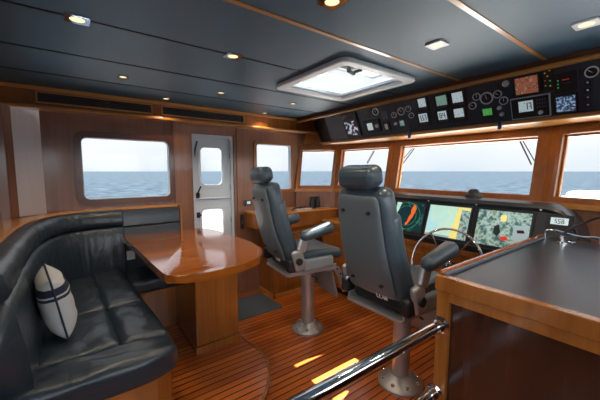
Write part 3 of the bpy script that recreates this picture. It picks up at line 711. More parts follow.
for k in range(3):
    lab = ['large monitor with a dark radar picture and orange echo, partly behind the helm chair', 'large monitor with a pale green sea chart and yellow land', 'large monitor with mixed camera pictures at the right of the helm console'][k]
    a = [-1.80, -1.462, -1.06][k]; b_ = [-1.51, -1.12, -.72][k]
    t = inst('monitor', lab, 'monitor', (a+b_)/2, .28, 'large helm monitors', MH)
    pbox(a-.022, .004, b_+.018, .322, 0, .012, 'black', 'bezel', t, .004, MO_=MH)
    pbox(a, .022, b_, .285, .012, .0135, ['radar', 'chart', 'sat'][k], 'display_screen', t, MO_=MH)
    def dq(poly, mt, nm, w=.0140):
        MB().prism(poly, w, w+.0006, MH).build(nm, mt, t)
    W = b_-a
    def Q(*pp): return [(a+W*x, .022+.263*y) for x, y in pp]
    if k == 0:
        pts = [(.62, .06), (.70, .10), (.74, .2), (.70, .35), (.66, .5), (.60, .62), (.52, .78), (.46, .82), (.44, .76), (.50, .66), (.52, .52), (.58, .38), (.56, .25), (.60, .16)]
        dq(Q(*pts), 'redorange', 'radar_echo')
        for rr in (.35, .48):
            mm = MB(); mm.tube([MH @ Vector((a+W*(.42+rr*math.cos(q)), .022+.263*(.48+rr*math.sin(q)), .0142)) for q in [2*PI*z/40 for z in range(40)]], .0011, 4, closed=True); mm.build('range_ring', 'green', t)
        dq(Q((0, .02), (.18, .02), (.10, .35), (0, .5)), 'chart', 'menu_block'); dq(Q((0, .72), (.25, .78), (.45, .98), (0, .98)), 'grey_ui', 'menu_bar')
        for j in range(3): dq(Q((.05, .55+j*.07), (.28, .80+j*.07), (.27, .815+j*.07), (.04, .565+j*.07)), 'grey_ui', 'radar_line')
    if k == 1:
        dq(Q((.70, .0), (.80, .0), (.80, 1), (.62, 1), (.64, .7), (.68, .4)), 'yellow', 'land_area')
        dq(Q((.80, .0), (1, .0), (1, .09), (.80, .07)), 'yellow', 'screen_header'); dq(Q((.80, .08), (1, .1), (1, 1), (.80, 1)), 'sat', 'side_panel', .0143)
        dq(Q((.0, .94), (.62, .94), (.62, 1), (0, 1)), 'grey_ui', 'status_bar')
        mm = MB()
        for c0 in (.48, .56): mm.tube([MH @ Vector((a+W*(c0+.03*math.sin(z*1.3+c0*9)), .022+.263*z/10, .0142)) for z in range(0, 10)], .0009, 4)
        mm.build('depth_contour', 'yellow', t)
    if k == 2:
        dq(Q((.02, .03), (.30, .03), (.30, .5), (.02, .5)), 'sat', 'camera_tile'); dq(Q((.72, .35), (.98, .35), (.98, .75), (.72, .75)), 'grey_ui', 'camera_tile')
        dq(Q((.78, .48), (.90, .46), (.93, .54), (.80, .56)), 'darkred', 'boat_picture', .0145)
        dq(Q((.50, .72), (.62, .68), (.66, .78), (.52, .82)), 'red', 'red_marker', .0145); dq(Q((.36, .45), (.44, .38), (.50, .60), (.44, .72), (.36, .62)), 'digit', 'dark_marker', .0145)
        dq(Q((.45, .12), (.56, .1), (.57, .28), (.46, .3)), 'yellow', 'map_tile', .0145)
    # small screws on the hood between monitors
for y in (1.49, 1.09, .68): MB().lathe([(.008, 0), (.006, .006), (.001, .006)], (0, 0, 0), 10, frame((2.507, y, 1.19), (0, 1, 0), (0, 0, 1), (-1, 0, 0))).build('screw', 'dial', dc, smooth=True)
t = inst('instrument_display', 'small white display in the rounded right end of the helm console', 'instrument display', -.575, .05, None, MH)
pbox(-.645, .008, -.505, .115, -.01, .008, 'black', 'bezel', t, .003, MO_=MH); pbox(-.62, .03, -.53, .075, .008, .0095, 'lcd', 'display_screen', t, MO_=MH)
digits('558', -.61, .03, -.54, .075, t, MH, .0097)
# lower keypad strip below monitors
B('keypad_strip', 'black', dc, (2.385, 2.42, .62, 2.0, .845, .885), mod=.004)
# compass dome on the hood
t = thing('compass', 'small black dome compass on top of the dash hood against the sea', 'compass', (2.62, 1.165, 1.235))
MB().lathe([(.066, -.004), (.066, .012), (.058, .028), (.05, .03), (.001, .03)], (2.62, 1.165, 1.235), 24).build('compass_base', 'wire', t, smooth=True)
MB().lathe([(.045, .028), (.044, .042), (.036, .060), (.02, .070), (.001, .072)], (2.62, 1.165, 1.235), 24).build('compass_dome', 'paneltop', t, smooth=True)

# steering wheel
sw = thing('steering_wheel', 'thin chrome rimmed ship steering wheel in front of the chart monitor', 'steering wheel', (2.24, 1.18, .74))
tl = Matrix.Translation((2.24, 1.18, .74)) @ Matrix.Rotation(math.radians(-72), 4, 'Y')
R_ = .275
MB().tube([tl @ Vector((R_*math.cos(a), R_*math.sin(a), 0)) for a in [2*PI*k/56 for k in range(56)]], .0095, 10, closed=True).build('rim', 'chrome', sw, smooth=True)
MB().lathe([(.001, -.03), (.045, -.03), (.045, 0), (.03, .015), (.001, .018)], (0, 0, 0), 20, tl).build('hub', 'chrome', sw, smooth=True)
for k in range(5):
    a = 2*PI*k/5+.63
    MB().tube([tl @ Vector((q*math.cos(a), q*math.sin(a), -.006*(1-q/R_))) for q in (.03, .15, R_)], .006, 8).build('spoke', 'chrome', sw, smooth=True)
MB().cyl(tl @ Vector((0, 0, -.02)), (2.40, 1.18, .70), .025, n=14).build('shaft', 'wire', sw, smooth=True)

# ---------------------------------------------------------------- port side console
ps = thing('side_cabinet', 'long wooden side cabinet under the port windows behind the far helm chair', 'cabinet', (2.2, 3.05, 0))
B('body', 'cab', ps, (1.75, 2.36, 2.875, YP-.002, 0, .80), mod=.004)
mm = MB(); mm.prism([(1.575, YP-.002), (1.60, 3.02), (1.70, 2.87), (1.78, 2.83), (2.66, 2.83), (2.60, 2.93), (2.28, 3.17), (2.25, YP-.002)], .80, .965); mm.build('upper_body', 'cab', ps, bevel=.006)
mm = MB(); mm.prism([(1.56, YP-.002), (1.585, 3.01), (1.69, 2.855), (1.78, 2.815), (2.67, 2.815), (2.60, 2.935), (2.28, 3.18), (2.25, YP-.002)], .965, .99); mm.build('worktop', 'trimx', ps, bevel=.008)
B('plinth', 'trimx', ps, (1.738, 2.5, 2.862, 2.875, 0, .05), (1.738, 1.75, 2.862, YP, 0, .05))
d = B('cupboard_door', 'cab', ps, (1.83, 2.28, 2.865, 2.875, .12, .74), mod=.004)
# objects on it
t = thing('binoculars', 'black binoculars standing on the port side worktop by the window', 'binoculars', (2.42, 2.98, .99))
mm = MB()
for s in (-.04, .04): mm.lathe([(.001, 0), (.036, 0), (.038, .05), (.032, .08), (.026, .12), (.030, .125), (.028, .14), (.001, .14)], (2.42+s, 2.98, .99), 18)
mm.box(2.40, 2.44, 2.972, 2.988, 1.04, 1.09); mm.build('body', 'wire', t, smooth=True)
MB().tube([(2.38, 2.97, 1.09), (2.34, 2.94, 1.05), (2.33, 2.92, .998), (2.37, 2.90, .998)], .005, 6).build('strap', 'wire', t, smooth=True)
for k, (x, y, a, lab) in enumerate(((2.14, 2.95, .2, 'loose pale papers on the port side worktop'), (2.24, 2.94, -.4, 'second loose sheet on the port side worktop nearer the binoculars'))):
    mm = MB(); mm.rbox(.07, .045, .007, .005, Matrix.Translation((x, y, .998)) @ Matrix.Rotation(a, 4, 'Z')); tag(mm.build('papers', 'paper', None, smooth=True), lab, 'papers', 'papers on the side worktop')
mm = MB(); mm.tube(catmull([(2.02, 2.90, .998), (2.08, 2.93, 1.01), (2.14, 2.90, 1.018), (2.22, 2.93, 1.015), (2.30, 2.90, 1.0)], 5), .009, 8); tag(mm.build('cable', 'wire', None, smooth=True), 'short black cable lying across papers on the port side worktop', 'cable')
t = thing('intercom', 'small intercom handset box on the wall beside the door', 'intercom', (1.60, YP, 1.08))
B('case', 'bez', t, (1.565, 1.64, YP-.03, YP, 1.045, 1.115), bev=.004); B('screen', 'lcd', t, (1.585, 1.625, YP-.0325, YP-.03, 1.07, 1.10))
t = thing('wall_socket', 'dark narrow switch plate low on the wall beside the door', 'switch', (1.53, YP, .85)); B('plate', 'wire', t, (1.51, 1.55, YP-.012, YP, .78, .95), bev=.003); B('rocker', 'bez', t, (1.522, 1.538, YP-.016, YP-.012, .84, .88))

tag(MB().prism(rrect(1.19, 1.705, 2.63, 3.09, .01), 0, .012).build('door_mat', 'mat', None), 'grey blue door mat on the teak in front of the port door', 'mat')

# ---------------------------------------------------------------- chart cabinet on the right
cb = thing('chart_cabinet', 'large wooden cabinet with a near black top in the right foreground', 'cabinet', (1.8, .0, 0))
CX0, CX1, CY1, CT = 1.155, 2.39, .635, 1.03
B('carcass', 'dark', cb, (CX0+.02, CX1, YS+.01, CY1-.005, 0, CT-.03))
B('corner_stile', 'cab', cb, (CX0, CX0+.03, .585, CY1, 0, CT-.055), mod=.003)
B('top_rail', 'cab', cb, (CX0, CX0+.03, YS+.01, .585, CT-.095, CT-.055), mod=.003)
B('port_side_panel', 'cab', cb, (CX0+.03, CX1, CY1-.006, CY1, 0, CT-.055))
B('edge_band', 'cab', cb, (CX0-.008, CX0+.028, YS+.01, CY1+.006, CT-.055, CT+.004), (CX0+.028, CX1, CY1-.02, CY1+.006, CT-.055, CT+.001), mod=.004)
B('worktop', 'slab', cb, (CX0+.028, CX1+.05, YS+.01, CY1-.02, CT-.03, CT), mod=.002)
B('fiddle_rail', 'redpaint', cb, (CX0+.02, CX1, CY1-.012, CY1+.008, CT, CT+.018), mod=.006)
B('fiddle_strip', 'bez', cb, (CX0+.02, CX1-.02, CY1-.030, CY1-.014, CT, CT+.012), mod=.003)
# chrome fiddle at the far side and gooseneck lamp
t = thing('gooseneck_lamp', 'black gooseneck chart lamp rising from the far end of the dark worktop', 'lamp', (2.24, .50, CT))
MB().lathe([(.03, 0), (.03, .008), (.012, .014), (.010, .05), (.001, .05)], (2.24, .50, CT), 18).build('lamp_base', 'chrome', t, smooth=True)
MB().tube(catmull([(2.24, .50, CT+.05), (2.25, .47, CT+.09), (2.26, .42, CT+.13), (2.25, .36, CT+.17), (2.22, .30, CT+.18), (2.18, .24, CT+.175)], 5), .006, 8).build('flexible_arm', 'wire', t, smooth=True)
MB().cyl((2.18, .24, CT+.175), (2.15, .20, CT+.165), .012, .02, 14).build('lamp_head', 'wire', t, smooth=True)
t = thing('chrome_bracket', 'bent chrome grab rail across the far end of the dark worktop', 'grab rail', (2.30, .48, CT))
MB().tube(catmull([(2.33, .60, CT+.0), (2.33, .60, CT+.05), (2.33, .56, CT+.06), (2.33, .48, CT+.045), (2.33, .42, CT+.04), (2.33, .36, CT+.045), (2.33, .35, CT+.0)], 4), .007, 8).build('rail', 'chrome', t, smooth=True)
B('mount', 'chrome', t, (2.30, 2.36, .45, .50, CT, CT+.012), bev=.003)

# chrome handrails
for k, (y, z, lab) in enumerate(((.613, .833, 'upper chrome handrail running aft from the chart cabinet'), (.626, .535, 'lower chrome handrail running aft from the chart cabinet'))):
    t = thing('handrail', lab, 'handrail', (CX0, y, z), 'chrome handrails')
    MB().cyl((CX0-.02, y, z), (-.5, y, z), .0205, n=24).build('tube', 'chrome', t, smooth=True)
    MB().lathe([(.036, 0), (.036, .006), (.026, .012), (.026, .045), (.001, .045)], (0, 0, 0), 24, frame((CX0, y, z), (0, 0, 1), (0, 1, 0), (-1, 0, 0))).build('flange', 'chrome', t, smooth=True)
t = thing('rail_post', 'chrome post carrying the aft ends of the handrails', 'post', (-.5, .62, 0))
MB().cyl((-.5, .62, 0), (-.5, .62, .86), .02, n=20).build('post_tube', 'chrome', t, smooth=True); MB().cyl((-.5, .62, 0), (-.5, .62, .01), .045, n=20).build('foot', 'chrome', t, smooth=True)

# ---------------------------------------------------------------- helm chairs (local frame: faces +x)
def make_chair():
    r = thing('helm_chair', '', 'chair')
    m = MB(); m.lathe([(.001, 0), (.150, 0), (.150, .012), (.140, .022), (.115, .040), (.085, .062), (.072, .075), (.001, .075)], n=36)
    bs = m.build('pedestal_base', 'alu', r, local=True, smooth=True)
    for k in range(8):
        a = 2*PI*k/8+.2; MB().lathe([(.013, 0), (.013, .012), (.008, .016), (.001, .016)], (.117*math.cos(a), .117*math.sin(a), .032), 12).build('bolt', 'chrome', bs, local=True, smooth=True)
    MB().lathe([(.058, .07), (.058, .50), (.001, .50)], n=28).build('pedestal_column', 'alu', r, local=True, smooth=True)
    MB().lathe([(.070, .48), (.070, .53), (.045, .54), (.045, .60), (.001, .60)], n=28).build('column_collar', 'alu', r, local=True, smooth=True)
    MB().tube([(-.0, -.06, .52), (.0, -.12, .52), (.02, -.14, .50)], .008, 8).build('height_lever', 'wire', r, local=True, smooth=True)
    m = MB(); m.prism(rrect(-.24, .25, -.22, .22, .03), .60, .618); m.box(-.22, .24, -.22, -.205, .618, .65); m.box(-.22, .24, .205, .22, .618, .65)
    m.build('seat_plate', 'alu', r, local=True, bevel=.003)
    m = MB(); m.rbox(.21, .19, .035, .02, Matrix.Translation((.02, 0, .665))); m.build('slide_unit', 'wire', r, local=True, smooth=True)
    def cush(v):
        x, y, z = v
        z += .018*(1-min(1, (x/.25)**2))*0 + .02*max(0, abs(y)/.23-.6) - .02*max(0, (x-.12)/.12)
        return (x, y, z)
    m = MB(); m.rbox(.245, .235, .05, .045, Matrix.Translation((.06, 0, .745)), cush, 6); m.build('seat_cushion', 'leather2', r, local=True, smooth='all')
    # back: local height s from 0..1, reclined
    def bp(x, y, s):   # x forward of shell rear plane, s metres up the back
        lean = math.radians(16) ; xx = -.185 - math.sin(lean)*s + x*math.cos(lean); zz = .665 + math.cos(lean)*s + x*math.sin(lean)
        xx += .025*math.sin(PI*s/.6)*-1
        return Vector((xx, y, zz))
    def taper(s): return 1.0 - .14*max(0, s-.1)/.5 - (.09*((s-.60)/.1)**2 if s > .60 else 0)
    m = MB()
    def f_shell(v):
        x, y, z = v; s = z+.36; y *= taper(s)
        x += .35*y*y
        return bp(x+.018, y, s)
    m.rbox(.016, .178, .31, .035, None, f_shell, 8)
    sh = m.build('back_shell', 'shell', r, local=True, smooth='all')
    for y, s in ((.095, .58), (-.095, .58), (.11, .14), (-.11, .14)):
        p = bp(.0, y, s)
        MB().cyl(p+Vector((.01, 0, 0)), p+Vector((-.006, 0, 0)), .011, n=12).build('shell_bolt', 'wire', sh, local=True, smooth=True)
    m = MB()
    def f_cush(v):
        x, y, z = v; s = z+.355; y *= taper(s)
        x += .28*y*y*(1 if x > 0 else 1)
        return bp(x+.085, y, s)
    m.rbox(.055, .222, .345, .05, None, f_cush, 8); m.build('back_cushion', 'leather2', r, local=True, smooth='all')
    for sy in (-1, 1):
        m = MB()
        def f_b(v):
            x, y, z = v; s = z+.30; return bp(x+.115, (sy*.185+y)*taper(s), s)
        m.rbox(.045, .045, .25, .04, None, f_b, 6); m.build('side_bolster', 'leather2', r, local=True, smooth='all')
    for sy in (-1, 1):
        m = MB(); m.rbox(.15, .024, .05, .02, Matrix.Translation((.03, sy*.245, .69)), None, 3); m.build('seat_side_housing', 'foot', r, local=True, smooth='all')
        m = MB(); m.rbox(.05, .03, .055, .025, Matrix.Translation((-.15, sy*.235, .70)), None, 3); m.build('recliner_cover', 'wire', r, local=True, smooth='all')
    # headrest
    m = MB()
    m.rbox(.062, .135, .064, .046, None, lambda v: Vector((0, 0, .0)) + bp(v.x+.06+.3*v.y*v.y, v.y, v.z+.765), 5)
    m.build('headrest', 'leather2', r, local=True, smooth='all')
    m = MB(); p = bp(.06, 0, .60); q = bp(.06, 0, .72)
    m.bm.free()
    for y in (-.05, .05): MB().cyl((p.x, y, p.z), (q.x, y, q.z), .009, n=10).build('headrest_post', 'chrome', r, local=True, smooth=True)
    for sy in (-1, 1):
        m = MB()
        # arm bracket from the seat side up to the pad
        m.rbox(.05, .022, .085, .02, Matrix.Translation((-.11, sy*.262, .745)) @ Matrix.Rotation(-.25, 4, 'Y'), None, 3)
        m.rbox(.04, .02, .07, .018, Matrix.Translation((-.075, sy*.272, .88)) @ Matrix.Rotation(.35, 4, 'Y'), None, 3)
        br = m.build('arm_bracket', 'alu', r, local=True, smooth='all')
        MB().cyl((-.12, sy*.28, .74), (-.12, sy*.30, .74), .028, n=18).build('hinge_knob', 'wire', br, local=True, smooth=True)
        m = MB(); m.rbox(.155, .046, .046, .042, Matrix.Translation((.045, sy*.285, .965)) @ Matrix.Rotation(-.2, 4, 'Y'), lambda v: (v.x, v.y*(1+.15*v.x/.16), v.z*(1+.12*v.x/.16)), 5)
        m.build('armrest', 'leather2', r, local=True, smooth='all')
    # footrest
    for sy in (-1, 1):
        m = MB()
        pts = [(.17, .60), (.30, .60), (.355, .52), (.395, .36), (.35, .35), (.295, .50), (.25, .575), (.17, .575)]
        a = [m.bm.verts.new((x, sy*.17-.004, z)) for x, z in pts]; b = [m.bm.verts.new((x, sy*.17+.004, z)) for x, z in pts]
        m.bm.faces.new(a); m.bm.faces.new(b[::-1])
        for i in range(len(pts)): m.bm.faces.new((a[i], a[(i+1) % len(pts)], b[(i+1) % len(pts)], b[i]))
        fb = m.build('footrest_bracket', 'alu', r, local=True)
        for x, z in ((.285, .58), (.318, .53), (.340, .47), (.357, .41), (.368, .375)):
            MB().cyl((x, sy*.17-.006, z), (x, sy*.17+.006, z), .009, n=12).build('lightening_hole', 'wire', fb, local=True)
    m = MB(); m.rbox(.012, .155, .125, .01, Matrix.Translation((.275, 0, .43)) @ Matrix.Rotation(-.25, 4, 'Y'), None, 3); m.build('footrest_panel', 'foot', r, local=True, smooth=True)
    # small maker's mark on the lower shell
    m = MB()
    x0 = .035
    p0 = bp(-.0035, 0, .055); rot = Matrix.Rotation(math.radians(-16), 4, 'Y')
    Lm = Matrix.Translation(p0) @ rot @ frame((0, 0, 0), (0, -1, 0), (0, 0, 1), (-1, 0, 0))
    def bar(a, b, w=.0022):
        a = Vector(a); b = Vector(b); d = (b-a).normalized(); n_ = Vector((-d.y, d.x))*w
        vs = [Lm @ Vector((*q, .0)) for q in (a-n_, b-n_, b+n_, a+n_)]; vt = [Lm @ Vector((*q, .003)) for q in (a-n_, b-n_, b+n_, a+n_)]
        A = [m.bm.verts.new(q) for q in vs]; Bq = [m.bm.verts.new(q) for q in vt]
        m.bm.faces.new(A); m.bm.faces.new(Bq)
        for i in range(4): m.bm.faces.new((A[i], A[(i+1) % 4], Bq[(i+1) % 4], Bq[i]))
    u = .06
    for a, b in (((0, 0), (0, .024)), ((0, 0), (.013, 0)), ((.020, 0), (.020, .024)), ((.020, 0), (.033, 0)), ((.038, 0), (.046, .024)), ((.046, .024), (.054, 0)), ((.041, .009), (.051, .009)), ((.060, 0), (.060, .024)), ((.060, .024), (.073, 0)), ((.073, 0), (.073, .024))):
        bar((a[0]+u, a[1]), (b[0]+u, b[1]))
    m.build('lettering', 'dial', sh, local=True)
    def allch(o):
        for q in [x for x in bpy.data.objects if x.parent == o]:
            yield q
    for q in allch(r):
        if q.name.startswith('pedestal') or q.name.startswith('column') or q.name.startswith('height'): continue
        q.location.x += (-.08 if q.name.startswith(('footrest', 'seat', 'slide')) else -.13)
    return r
ch = make_chair(); ch.location = (1.73, 1.185, 0)
ch['label'] = 'near grey leather helm chair on a steel pedestal facing the monitors'
c2 = copy_tree(ch); c2.location = (1.66, 2.14, 0); c2.rotation_euler.z = math.radians(-7)
c2['label'] = 'far grey leather helm chair on a steel pedestal nearest the port door'
for c in (ch, c2): c['group'] = 'helm chairs'

# ---------------------------------------------------------------- table
tb = thing('dining_table', 'glossy cherry dining table with rounded corners beside the settee', 'table', (.8, 2.3, .12))
T0 = [(.30, 3.10), (.335, 2.5), (.362, 1.85), (.385, 1.75), (.45, 1.69), (.60, 1.665), (.80, 1.69), (.95, 1.76), (1.03, 1.85), (1.085, 1.98), (1.11, 2.2), (1.10, 2.5), (1.08, 2.75), (1.04, 2.93), (.96, 3.03), (.85, 3.07)]
top = catmull(T0[1:], 4)
top = [T0[0]] + top
MB().prism(top, .832, .88, bev=.008).build('tabletop', 'table', tb, smooth=True)
B('pedestal', 'cab', tb, (.645, .975, 2.14, 2.75, .17, .832), mod=.012)
B('plinth', 'cab', tb, (.635, .985, 2.125, 2.765, .12, .175), mod=.004)
B('underframe', 'dark', tb, (.48, 1.0, 1.95, 2.9, .81, .833))

# ---------------------------------------------------------------- settee
st = thing('settee', 'curved dark leather settee with wooden base along the port wall', 'settee', (0, 2.4, .12))
def wob(v, amp, sc, seed=0):
    return noise.noise(Vector((v.x*sc+seed, v.y*sc-seed, v.z*sc)))*amp
def edge(y): return .365-.065*(y-1.6)
def seatpiece(nm, x0, x1, y0, y1, z0=.47, z1=.60, puff=.014, r=.035, free=False, amp=.008, taper=True, seed=0):
    hx, hy, hz = (x1-x0)/2, (y1-y0)/2, (z1-z0)/2; cx, cy, cz = (x0+x1)/2, (y0+y1)/2, (z0+z1)/2
    def fn(v):
        u, w = v.x/hx, v.y/hy
        p = Vector((cx+v.x, cy+v.y, cz+v.z))
        if v.z > 0: p.z += puff*(1-u**4)*(1-w**4)
        if taper: p.x -= .065*(p.y-1.6)*(1 if x0 > -.2 else max(0, (p.x+.3)/.6))
        a = wob(p, amp, 7, seed) + wob(p, amp*.7, 17, seed+3)
        # stretch folds
        a += amp*1.3*max(0, math.sin((p.x*.8+p.y)*34+4*noise.noise(p*6)))*max(0, noise.noise(p*3+Vector((seed, 0, 0))))*2
        if v.z > 0: p.z += a
        else: p.x += a*.3
        return p
    m = MB(); m.rbox(hx, hy, hz, r, None, fn, 16); return m.build(nm, 'leather', st, smooth='all')
seatpiece('seat_cushion', -.30, .145, 1.67, 2.20, seed=1)
seatpiece('seat_cushion', -.30, .145, 2.195, 3.02, seed=5)
seatpiece('seat_cushion', .14, .37, 1.67, 2.20, seed=9)
seatpiece('seat_cushion', .14, .37, 2.195, 3.02, seed=12)
# end piece with rounded outer corner
def endpiece():
    hx, hy, hz = .345, .11, .065; cx, cy, cz = .02, 1.565, .535
    def fn(v):
        p = Vector((cx+v.x, cy+v.y, cz+v.z)); 
        if v.z > 0: p.z += .012*(1-(v.x/hx)**4)*(1-(v.y/hy)**4)
        # round the plan corner
        if v.x > .15 and v.y < .05:
            k = (v.x-.15)/(hx-.15); p.y += .06*k*k*max(0, (.05-v.y)/.16)
        p.z += (wob(p, .010, 8, 20)+wob(p, .007, 18, 2))*(1 if v.z > 0 else 0)
        return p
    m = MB(); m.rbox(hx, hy, hz, .04, None, fn, 14); return m.build('seat_cushion', 'leather', st, smooth='all')
endpiece()
seatpiece('seat_cushion', .30, .78, 2.66, 3.06, .46, .575, taper=False, seed=30)
# wooden base
basepoly = [(-.42, 3.16), (.80, 3.16), (.80, 2.70), (.40, 2.70), (.315, 2.68), (.33, 2.2), (.352, 1.7), (.352, 1.62), (.33, 1.54), (.26, 1.49), (.10, 1.475), (-.42, 1.475)]
MB().prism(basepoly, .12, .475).build('base', 'cab', st, bevel=.004)
# backs
pathA = catmull([(-.315, 1.50), (-.315, 1.75), (-.315, 2.1), (-.305, 2.45), (-.27, 2.72), (-.19, 2.93), (-.06, 3.06), (.10, 3.12), (.31, 3.145)], 10)
def ripple(q, s, j):
    return q
def backfn(amp, lo):
    def f(q, s, j):
        a = noise.noise(Vector((s*22, q.z*3, j*.2)))*amp + max(0, math.sin(s*150+2*noise.noise(q*7)))*amp*.5*(1 if s > .35 else .3)
        c = Vector((.3, 2.0, q.z)); d = (c-q); d.normalize()
        return q + d*a
    return f
lower = [(-.02, .50), (.12, .50), (.14, .56), (.138, .66), (.125, .78), (.11, .88), (.098, .94), (.075, .968), (-.02, .968)]
upper = [(-.02, .972), (.065, .972), (.090, .984), (.094, 1.02), (.085, 1.065), (.066, 1.097), (.040, 1.112), (.01, 1.108), (-.02, 1.09)]
MB().sweep(pathA, lower, fn=backfn(.006, 1)).build('backrest', 'leather', st, smooth='all')
MB().sweep(pathA, upper, fn=backfn(.007, 0)).build('backrest_roll', 'leather', st, smooth='all')
pathB = [(.315+.01*0, 3.145), (.45, 3.147), (.6, 3.149), (.72, 3.150), (.80, 3.150)]
pathB = [(p[0], p[1]) for p in pathB]
lowB = [(-.02, .50), (.085, .50), (.095, .56), (.085, .75), (.072, .93), (.06, .948), (-.02, .948)]
upB = [(-.02, .952), (.06, .952), (.072, .965), (.068, 1.04), (.055, 1.09), (.03, 1.102), (-.02, 1.10)]
MB().sweep(pathB, lowB).build('backrest', 'leather', st, smooth=True)
MB().sweep(pathB, upB).build('backrest_roll', 'leather', st, smooth=True)
B('end_cheek', 'trimz', st, (.802, .822, 3.06, YP-.03, .12, 1.125), mod=.004)
# wooden capping rail
cap = catmull([(-.345, 1.47), (-.345, 1.75), (-.345, 2.1), (-.335, 2.46), (-.30, 2.75), (-.21, 2.97), (-.07, 3.10), (.10, 3.155), (.31, 3.175), (.82, 3.18)], 8)
MB().sweep(cap, [(-.03, 1.095), (.035, 1.095), (.04, 1.105), (.035, 1.122), (-.03, 1.122)]).build('capping_rail', 'trimx', st, smooth=True)
m = MB(); pl = [(XA+.002, 1.47)] + [(p[0], p[1]) for p in cap] + [(.82, YP-.001), (XA+.002, YP-.001)]
m.prism(pl, 1.085, 1.098).build('back_shelf', 'trimx', st)
B('back_end_panel', 'cab', st, (XA+.002, -.338, 1.47, 1.50, .12, 1.095), mod=.003)
# white box glimpsed under the table
t = thing('power_socket', 'small white socket box low on the settee back under the table edge', 'socket', (.33, 2.98, .66)); B('plate', 'white', t, (.325, .395, 3.045, 3.06, .66, .74), bev=.003)

# pillow
def pillow():
    t = thing('throw_pillow', 'pale throw pillow with a navy band and navy piping leaning on the settee', 'cushion', (-.10, 1.97, .60))
    S = .158
    R = Matrix.Translation((-.118, 1.97, .788)) @ Matrix.Rotation(math.radians(-9), 4, 'Y') @ Matrix.Rotation(math.radians(4), 4, 'X') @ Matrix.Rotation(math.radians(7), 4, 'Z')
    def surf(u, v, sg):
        pin = 1-.10*(1-u*u)*v*v*0; e = (1-u**4)*(1-v**4)
        th = .068*max(0, e)**.55
        k = 1-.07*(math.cos(u*PI/2)+math.cos(v*PI/2))*max(abs(u), abs(v))**3
        wr = .006*noise.noise(Vector((u*3, v*3, sg*2)))*e
        return R @ Vector((sg*(th+wr), u*S*k, v*S*k))
    n = 24
    def part(nm, mt, v0, v1):
        m = MB()
        for sg in (-1, 1):
            rows = []
            for j in range(n+1):
                v = v0+(v1-v0)*j/n
                rows.append([surf(-1+2*i/n, v, sg) for i in range(n+1)])
            m.quadmesh(rows)
        bmesh.ops.remove_doubles(m.bm, verts=m.bm.verts, dist=1e-4)
        return m.build(nm, mt, t, smooth='all')
    part('cover', 'cloth', -1, .34); part('navy_band', 'navy', .34, .44); part('cover', 'cloth', .44, .50); part('navy_band', 'navy', .50, .74); part('cover', 'cloth', .74, 1)
    loop = [surf(-1+2*i/n, -1, 1) for i in range(n)] + [surf(1, -1+2*i/n, 1) for i in range(n)] + [surf(1-2*i/n, 1, 1) for i in range(n)] + [surf(-1, 1-2*i/n, 1) for i in range(n)]
    MB().tube(loop, .0045, 8, closed=True).build('piping', 'navy', t, smooth=True)
pillow()

# ---------------------------------------------------------------- outside
sea = MB(); sea.quadmesh([[(-4000, -4000, -3.2), (4000, -4000, -3.2)], [(-4000, 4000, -3.2), (4000, 4000, -3.2)]])
tag(sea.build('sea', 'sea', None), 'open sea to the horizon seen through the windows', 'sea', kind='stuff')
dk = [(2.95, -3.2), (2.95, 3.6), (6.5, 3.4), (9.0, 2.6), (10.2, 1.45), (9.0, .0), (6.5, -3.0)]
fd = MB().prism([(2.98, -2.4), (2.98, 5.0), (6.0, 4.6), (8.0, 3.4), (9.2, 1.4), (8.0, -.6), (6.0, -1.9)], .5, .68).build('foredeck', 'white', None, bevel=.03)
structure(fd, 'white foredeck outside the windscreen')
t = thing('deck_locker', 'white moulded locker on the foredeck seen through the starboard light', 'deck locker', (6.1, 1.0, .68))
MB().rbox(.55, .36, .21, .12, Matrix.Translation((6.1, 1.02, .885))).build('locker_body', 'white', t, smooth='all')
MB().rbox(.30, .30, .05, .05, Matrix.Translation((6.1, 1.0, 1.10))).build('lid', 'white', t, smooth='all')
sd = MB(); sd.box(-3, 3.0, YP+.12, YP+.95, -.1, 0); structure(sd.build('side_deck', 'white', None), 'white side deck outside the port door')
structure(B('side_deck', 'white', None, (-3, 2.9, -3.0, YS-.10, -.1, 0)), 'unseen white deck outside the starboard windows, added to bounce sun onto the ceiling')  # out of view, added as a reflector lighting the ceiling from below
structure(B('bulwark', 'white', None, (-3, 3.4, YP+.93, YP+.99, -.1, 1.02)), 'white bulwark outside the port door')

# ---------------------------------------------------------------- world, sun
w = bpy.data.worlds.new('World'); bpy.context.scene.world = w; w.use_nodes = True; nt = w.node_tree
N = nt.nodes.new; L = nt.links.new
bg = nt.nodes['Background']
tc = N('ShaderNodeTexCoord'); sp = N('ShaderNodeSeparateXYZ'); L(tc.outputs['Generated'], sp.inputs[0])
cr = N('ShaderNodeValToRGB'); e = cr.color_ramp.elements
e[0].position = 0; e[0].color = (.70, .79, .87, 1); e[1].position = 1; e[1].color = (.42, .58, .82, 1)
q = e.new(.04); q.color = (.80, .87, .93, 1); q = e.new(.12); q.color = (.95, .98, 1.0, 1); q = e.new(.45); q.color = (.80, .9, 1.0, 1)
L(sp.outputs['Z'], cr.inputs['Fac'])
ns = N('ShaderNodeTexNoise'); ns.inputs['Scale'].default_value = 3; ns.inputs['Detail'].default_value = 5; L(tc.outputs['Generated'], ns.inputs['Vector'])
mx = N('ShaderNodeMix'); mx.data_type = 'RGBA'; mx.blend_type = 'MIX'
mr = N('ShaderNodeMapRange'); mr.inputs['From Min'].default_value = .45; mr.inputs['From Max'].default_value = .7; L(ns.outputs['Fac'], mr.inputs['Value']); L(mr.outputs['Result'], mx.inputs[0])
L(cr.outputs['Color'], mx.inputs[6]); mx.inputs[7].default_value = (.97, .98, 1, 1); L(mx.outputs[2], bg.inputs['Color'])
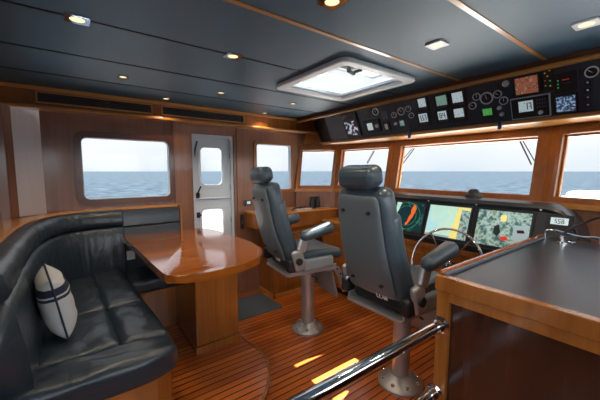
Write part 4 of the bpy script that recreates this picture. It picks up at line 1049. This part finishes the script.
bg.inputs['Strength'].default_value = .62
# sky brightened behind the camera to starboard, added as fill for the interior
dp = N('ShaderNodeVectorMath'); dp.operation = 'DOT_PRODUCT'; L(tc.outputs['Generated'], dp.inputs[0]); dp.inputs[1].default_value = Vector((-.45, -.85, .35)).normalized()
m2 = N('ShaderNodeMapRange'); m2.interpolation_type = 'SMOOTHSTEP'; m2.inputs['From Min'].default_value = -.1; m2.inputs['From Max'].default_value = .9; m2.inputs['To Min'].default_value = .56; m2.inputs['To Max'].default_value = 3.6
L(dp.outputs['Value'], m2.inputs['Value']); L(m2.outputs['Result'], bg.inputs['Strength'])
sn = bpy.data.lights.new('Sun', 'SUN'); sn.energy = 20; sn.angle = .009; sn.color = (1, .95, .86)
so_ = bpy.data.objects.new('Sun', sn); C.objects.link(so_)
sdir = Vector((.05, .08, 1)).normalized()
so_.rotation_euler = sdir.to_track_quat('Z', 'Y').to_euler(); so_.location = (0, 0, 20)
# daylight portals in the openings
def portal(c, dirv, sx, sy):
    a = bpy.data.lights.new('portal', 'AREA'); a.shape = 'RECTANGLE'; a.size = sx; a.size_y = sy; a.cycles.is_portal = True
    o = bpy.data.objects.new('daylight_portal', a); C.objects.link(o); o.location = c
    o.rotation_euler = Vector(dirv).to_track_quat('-Z', 'Z').to_euler()
portal((3.08, 1.46, 1.5), (-1, 0, 0), 3.6, .8)
portal(((WP[0]+WP[1])/2, YP+.1, 1.47), (0, -1, 0), .8, .65)
portal(((W2[0]+W2[1])/2+.3, YP+.15, 1.5), (0, -1, 0), 1.2, .7)
portal((1.2, YP+.12, 1.15), (0, -1, 0), .5, 1.3)
portal((.3, YS-.12, 1.48), (0, 1, 0), 4.2, .75)
portal((-1.82, .3, 1.48), (1, 0, 0), 1.3, .85)
portal((XA-.12, 2.12, 1.6), (1, 0, 0), 1.35, .6)
portal((1.61, 1.665, CEIL+.2), (0, 0, -1), .8, .8)

# ---------------------------------------------------------------- camera
f = 305.0; pitch = math.atan(29/f); az = math.radians(53.7)
cd = bpy.data.cameras.new('Camera'); cam = bpy.data.objects.new('Camera', cd); C.objects.link(cam)
cam.location = (0, 0, 1.45); cd.sensor_width = 36; cd.lens = f/600*36; cd.clip_start = .03; cd.clip_end = 9000
d = Vector((math.cos(az)*math.cos(pitch), math.sin(az)*math.cos(pitch), -math.sin(pitch)))
cam.rotation_euler = d.to_track_quat('-Z', 'Y').to_euler()
sc = bpy.context.scene; sc.camera = cam
sc.view_settings.view_transform = 'Standard'; sc.view_settings.look = 'None'; sc.view_settings.gamma = 1; sc.view_settings.use_curve_mapping = False
sc.view_settings.exposure = 0.95
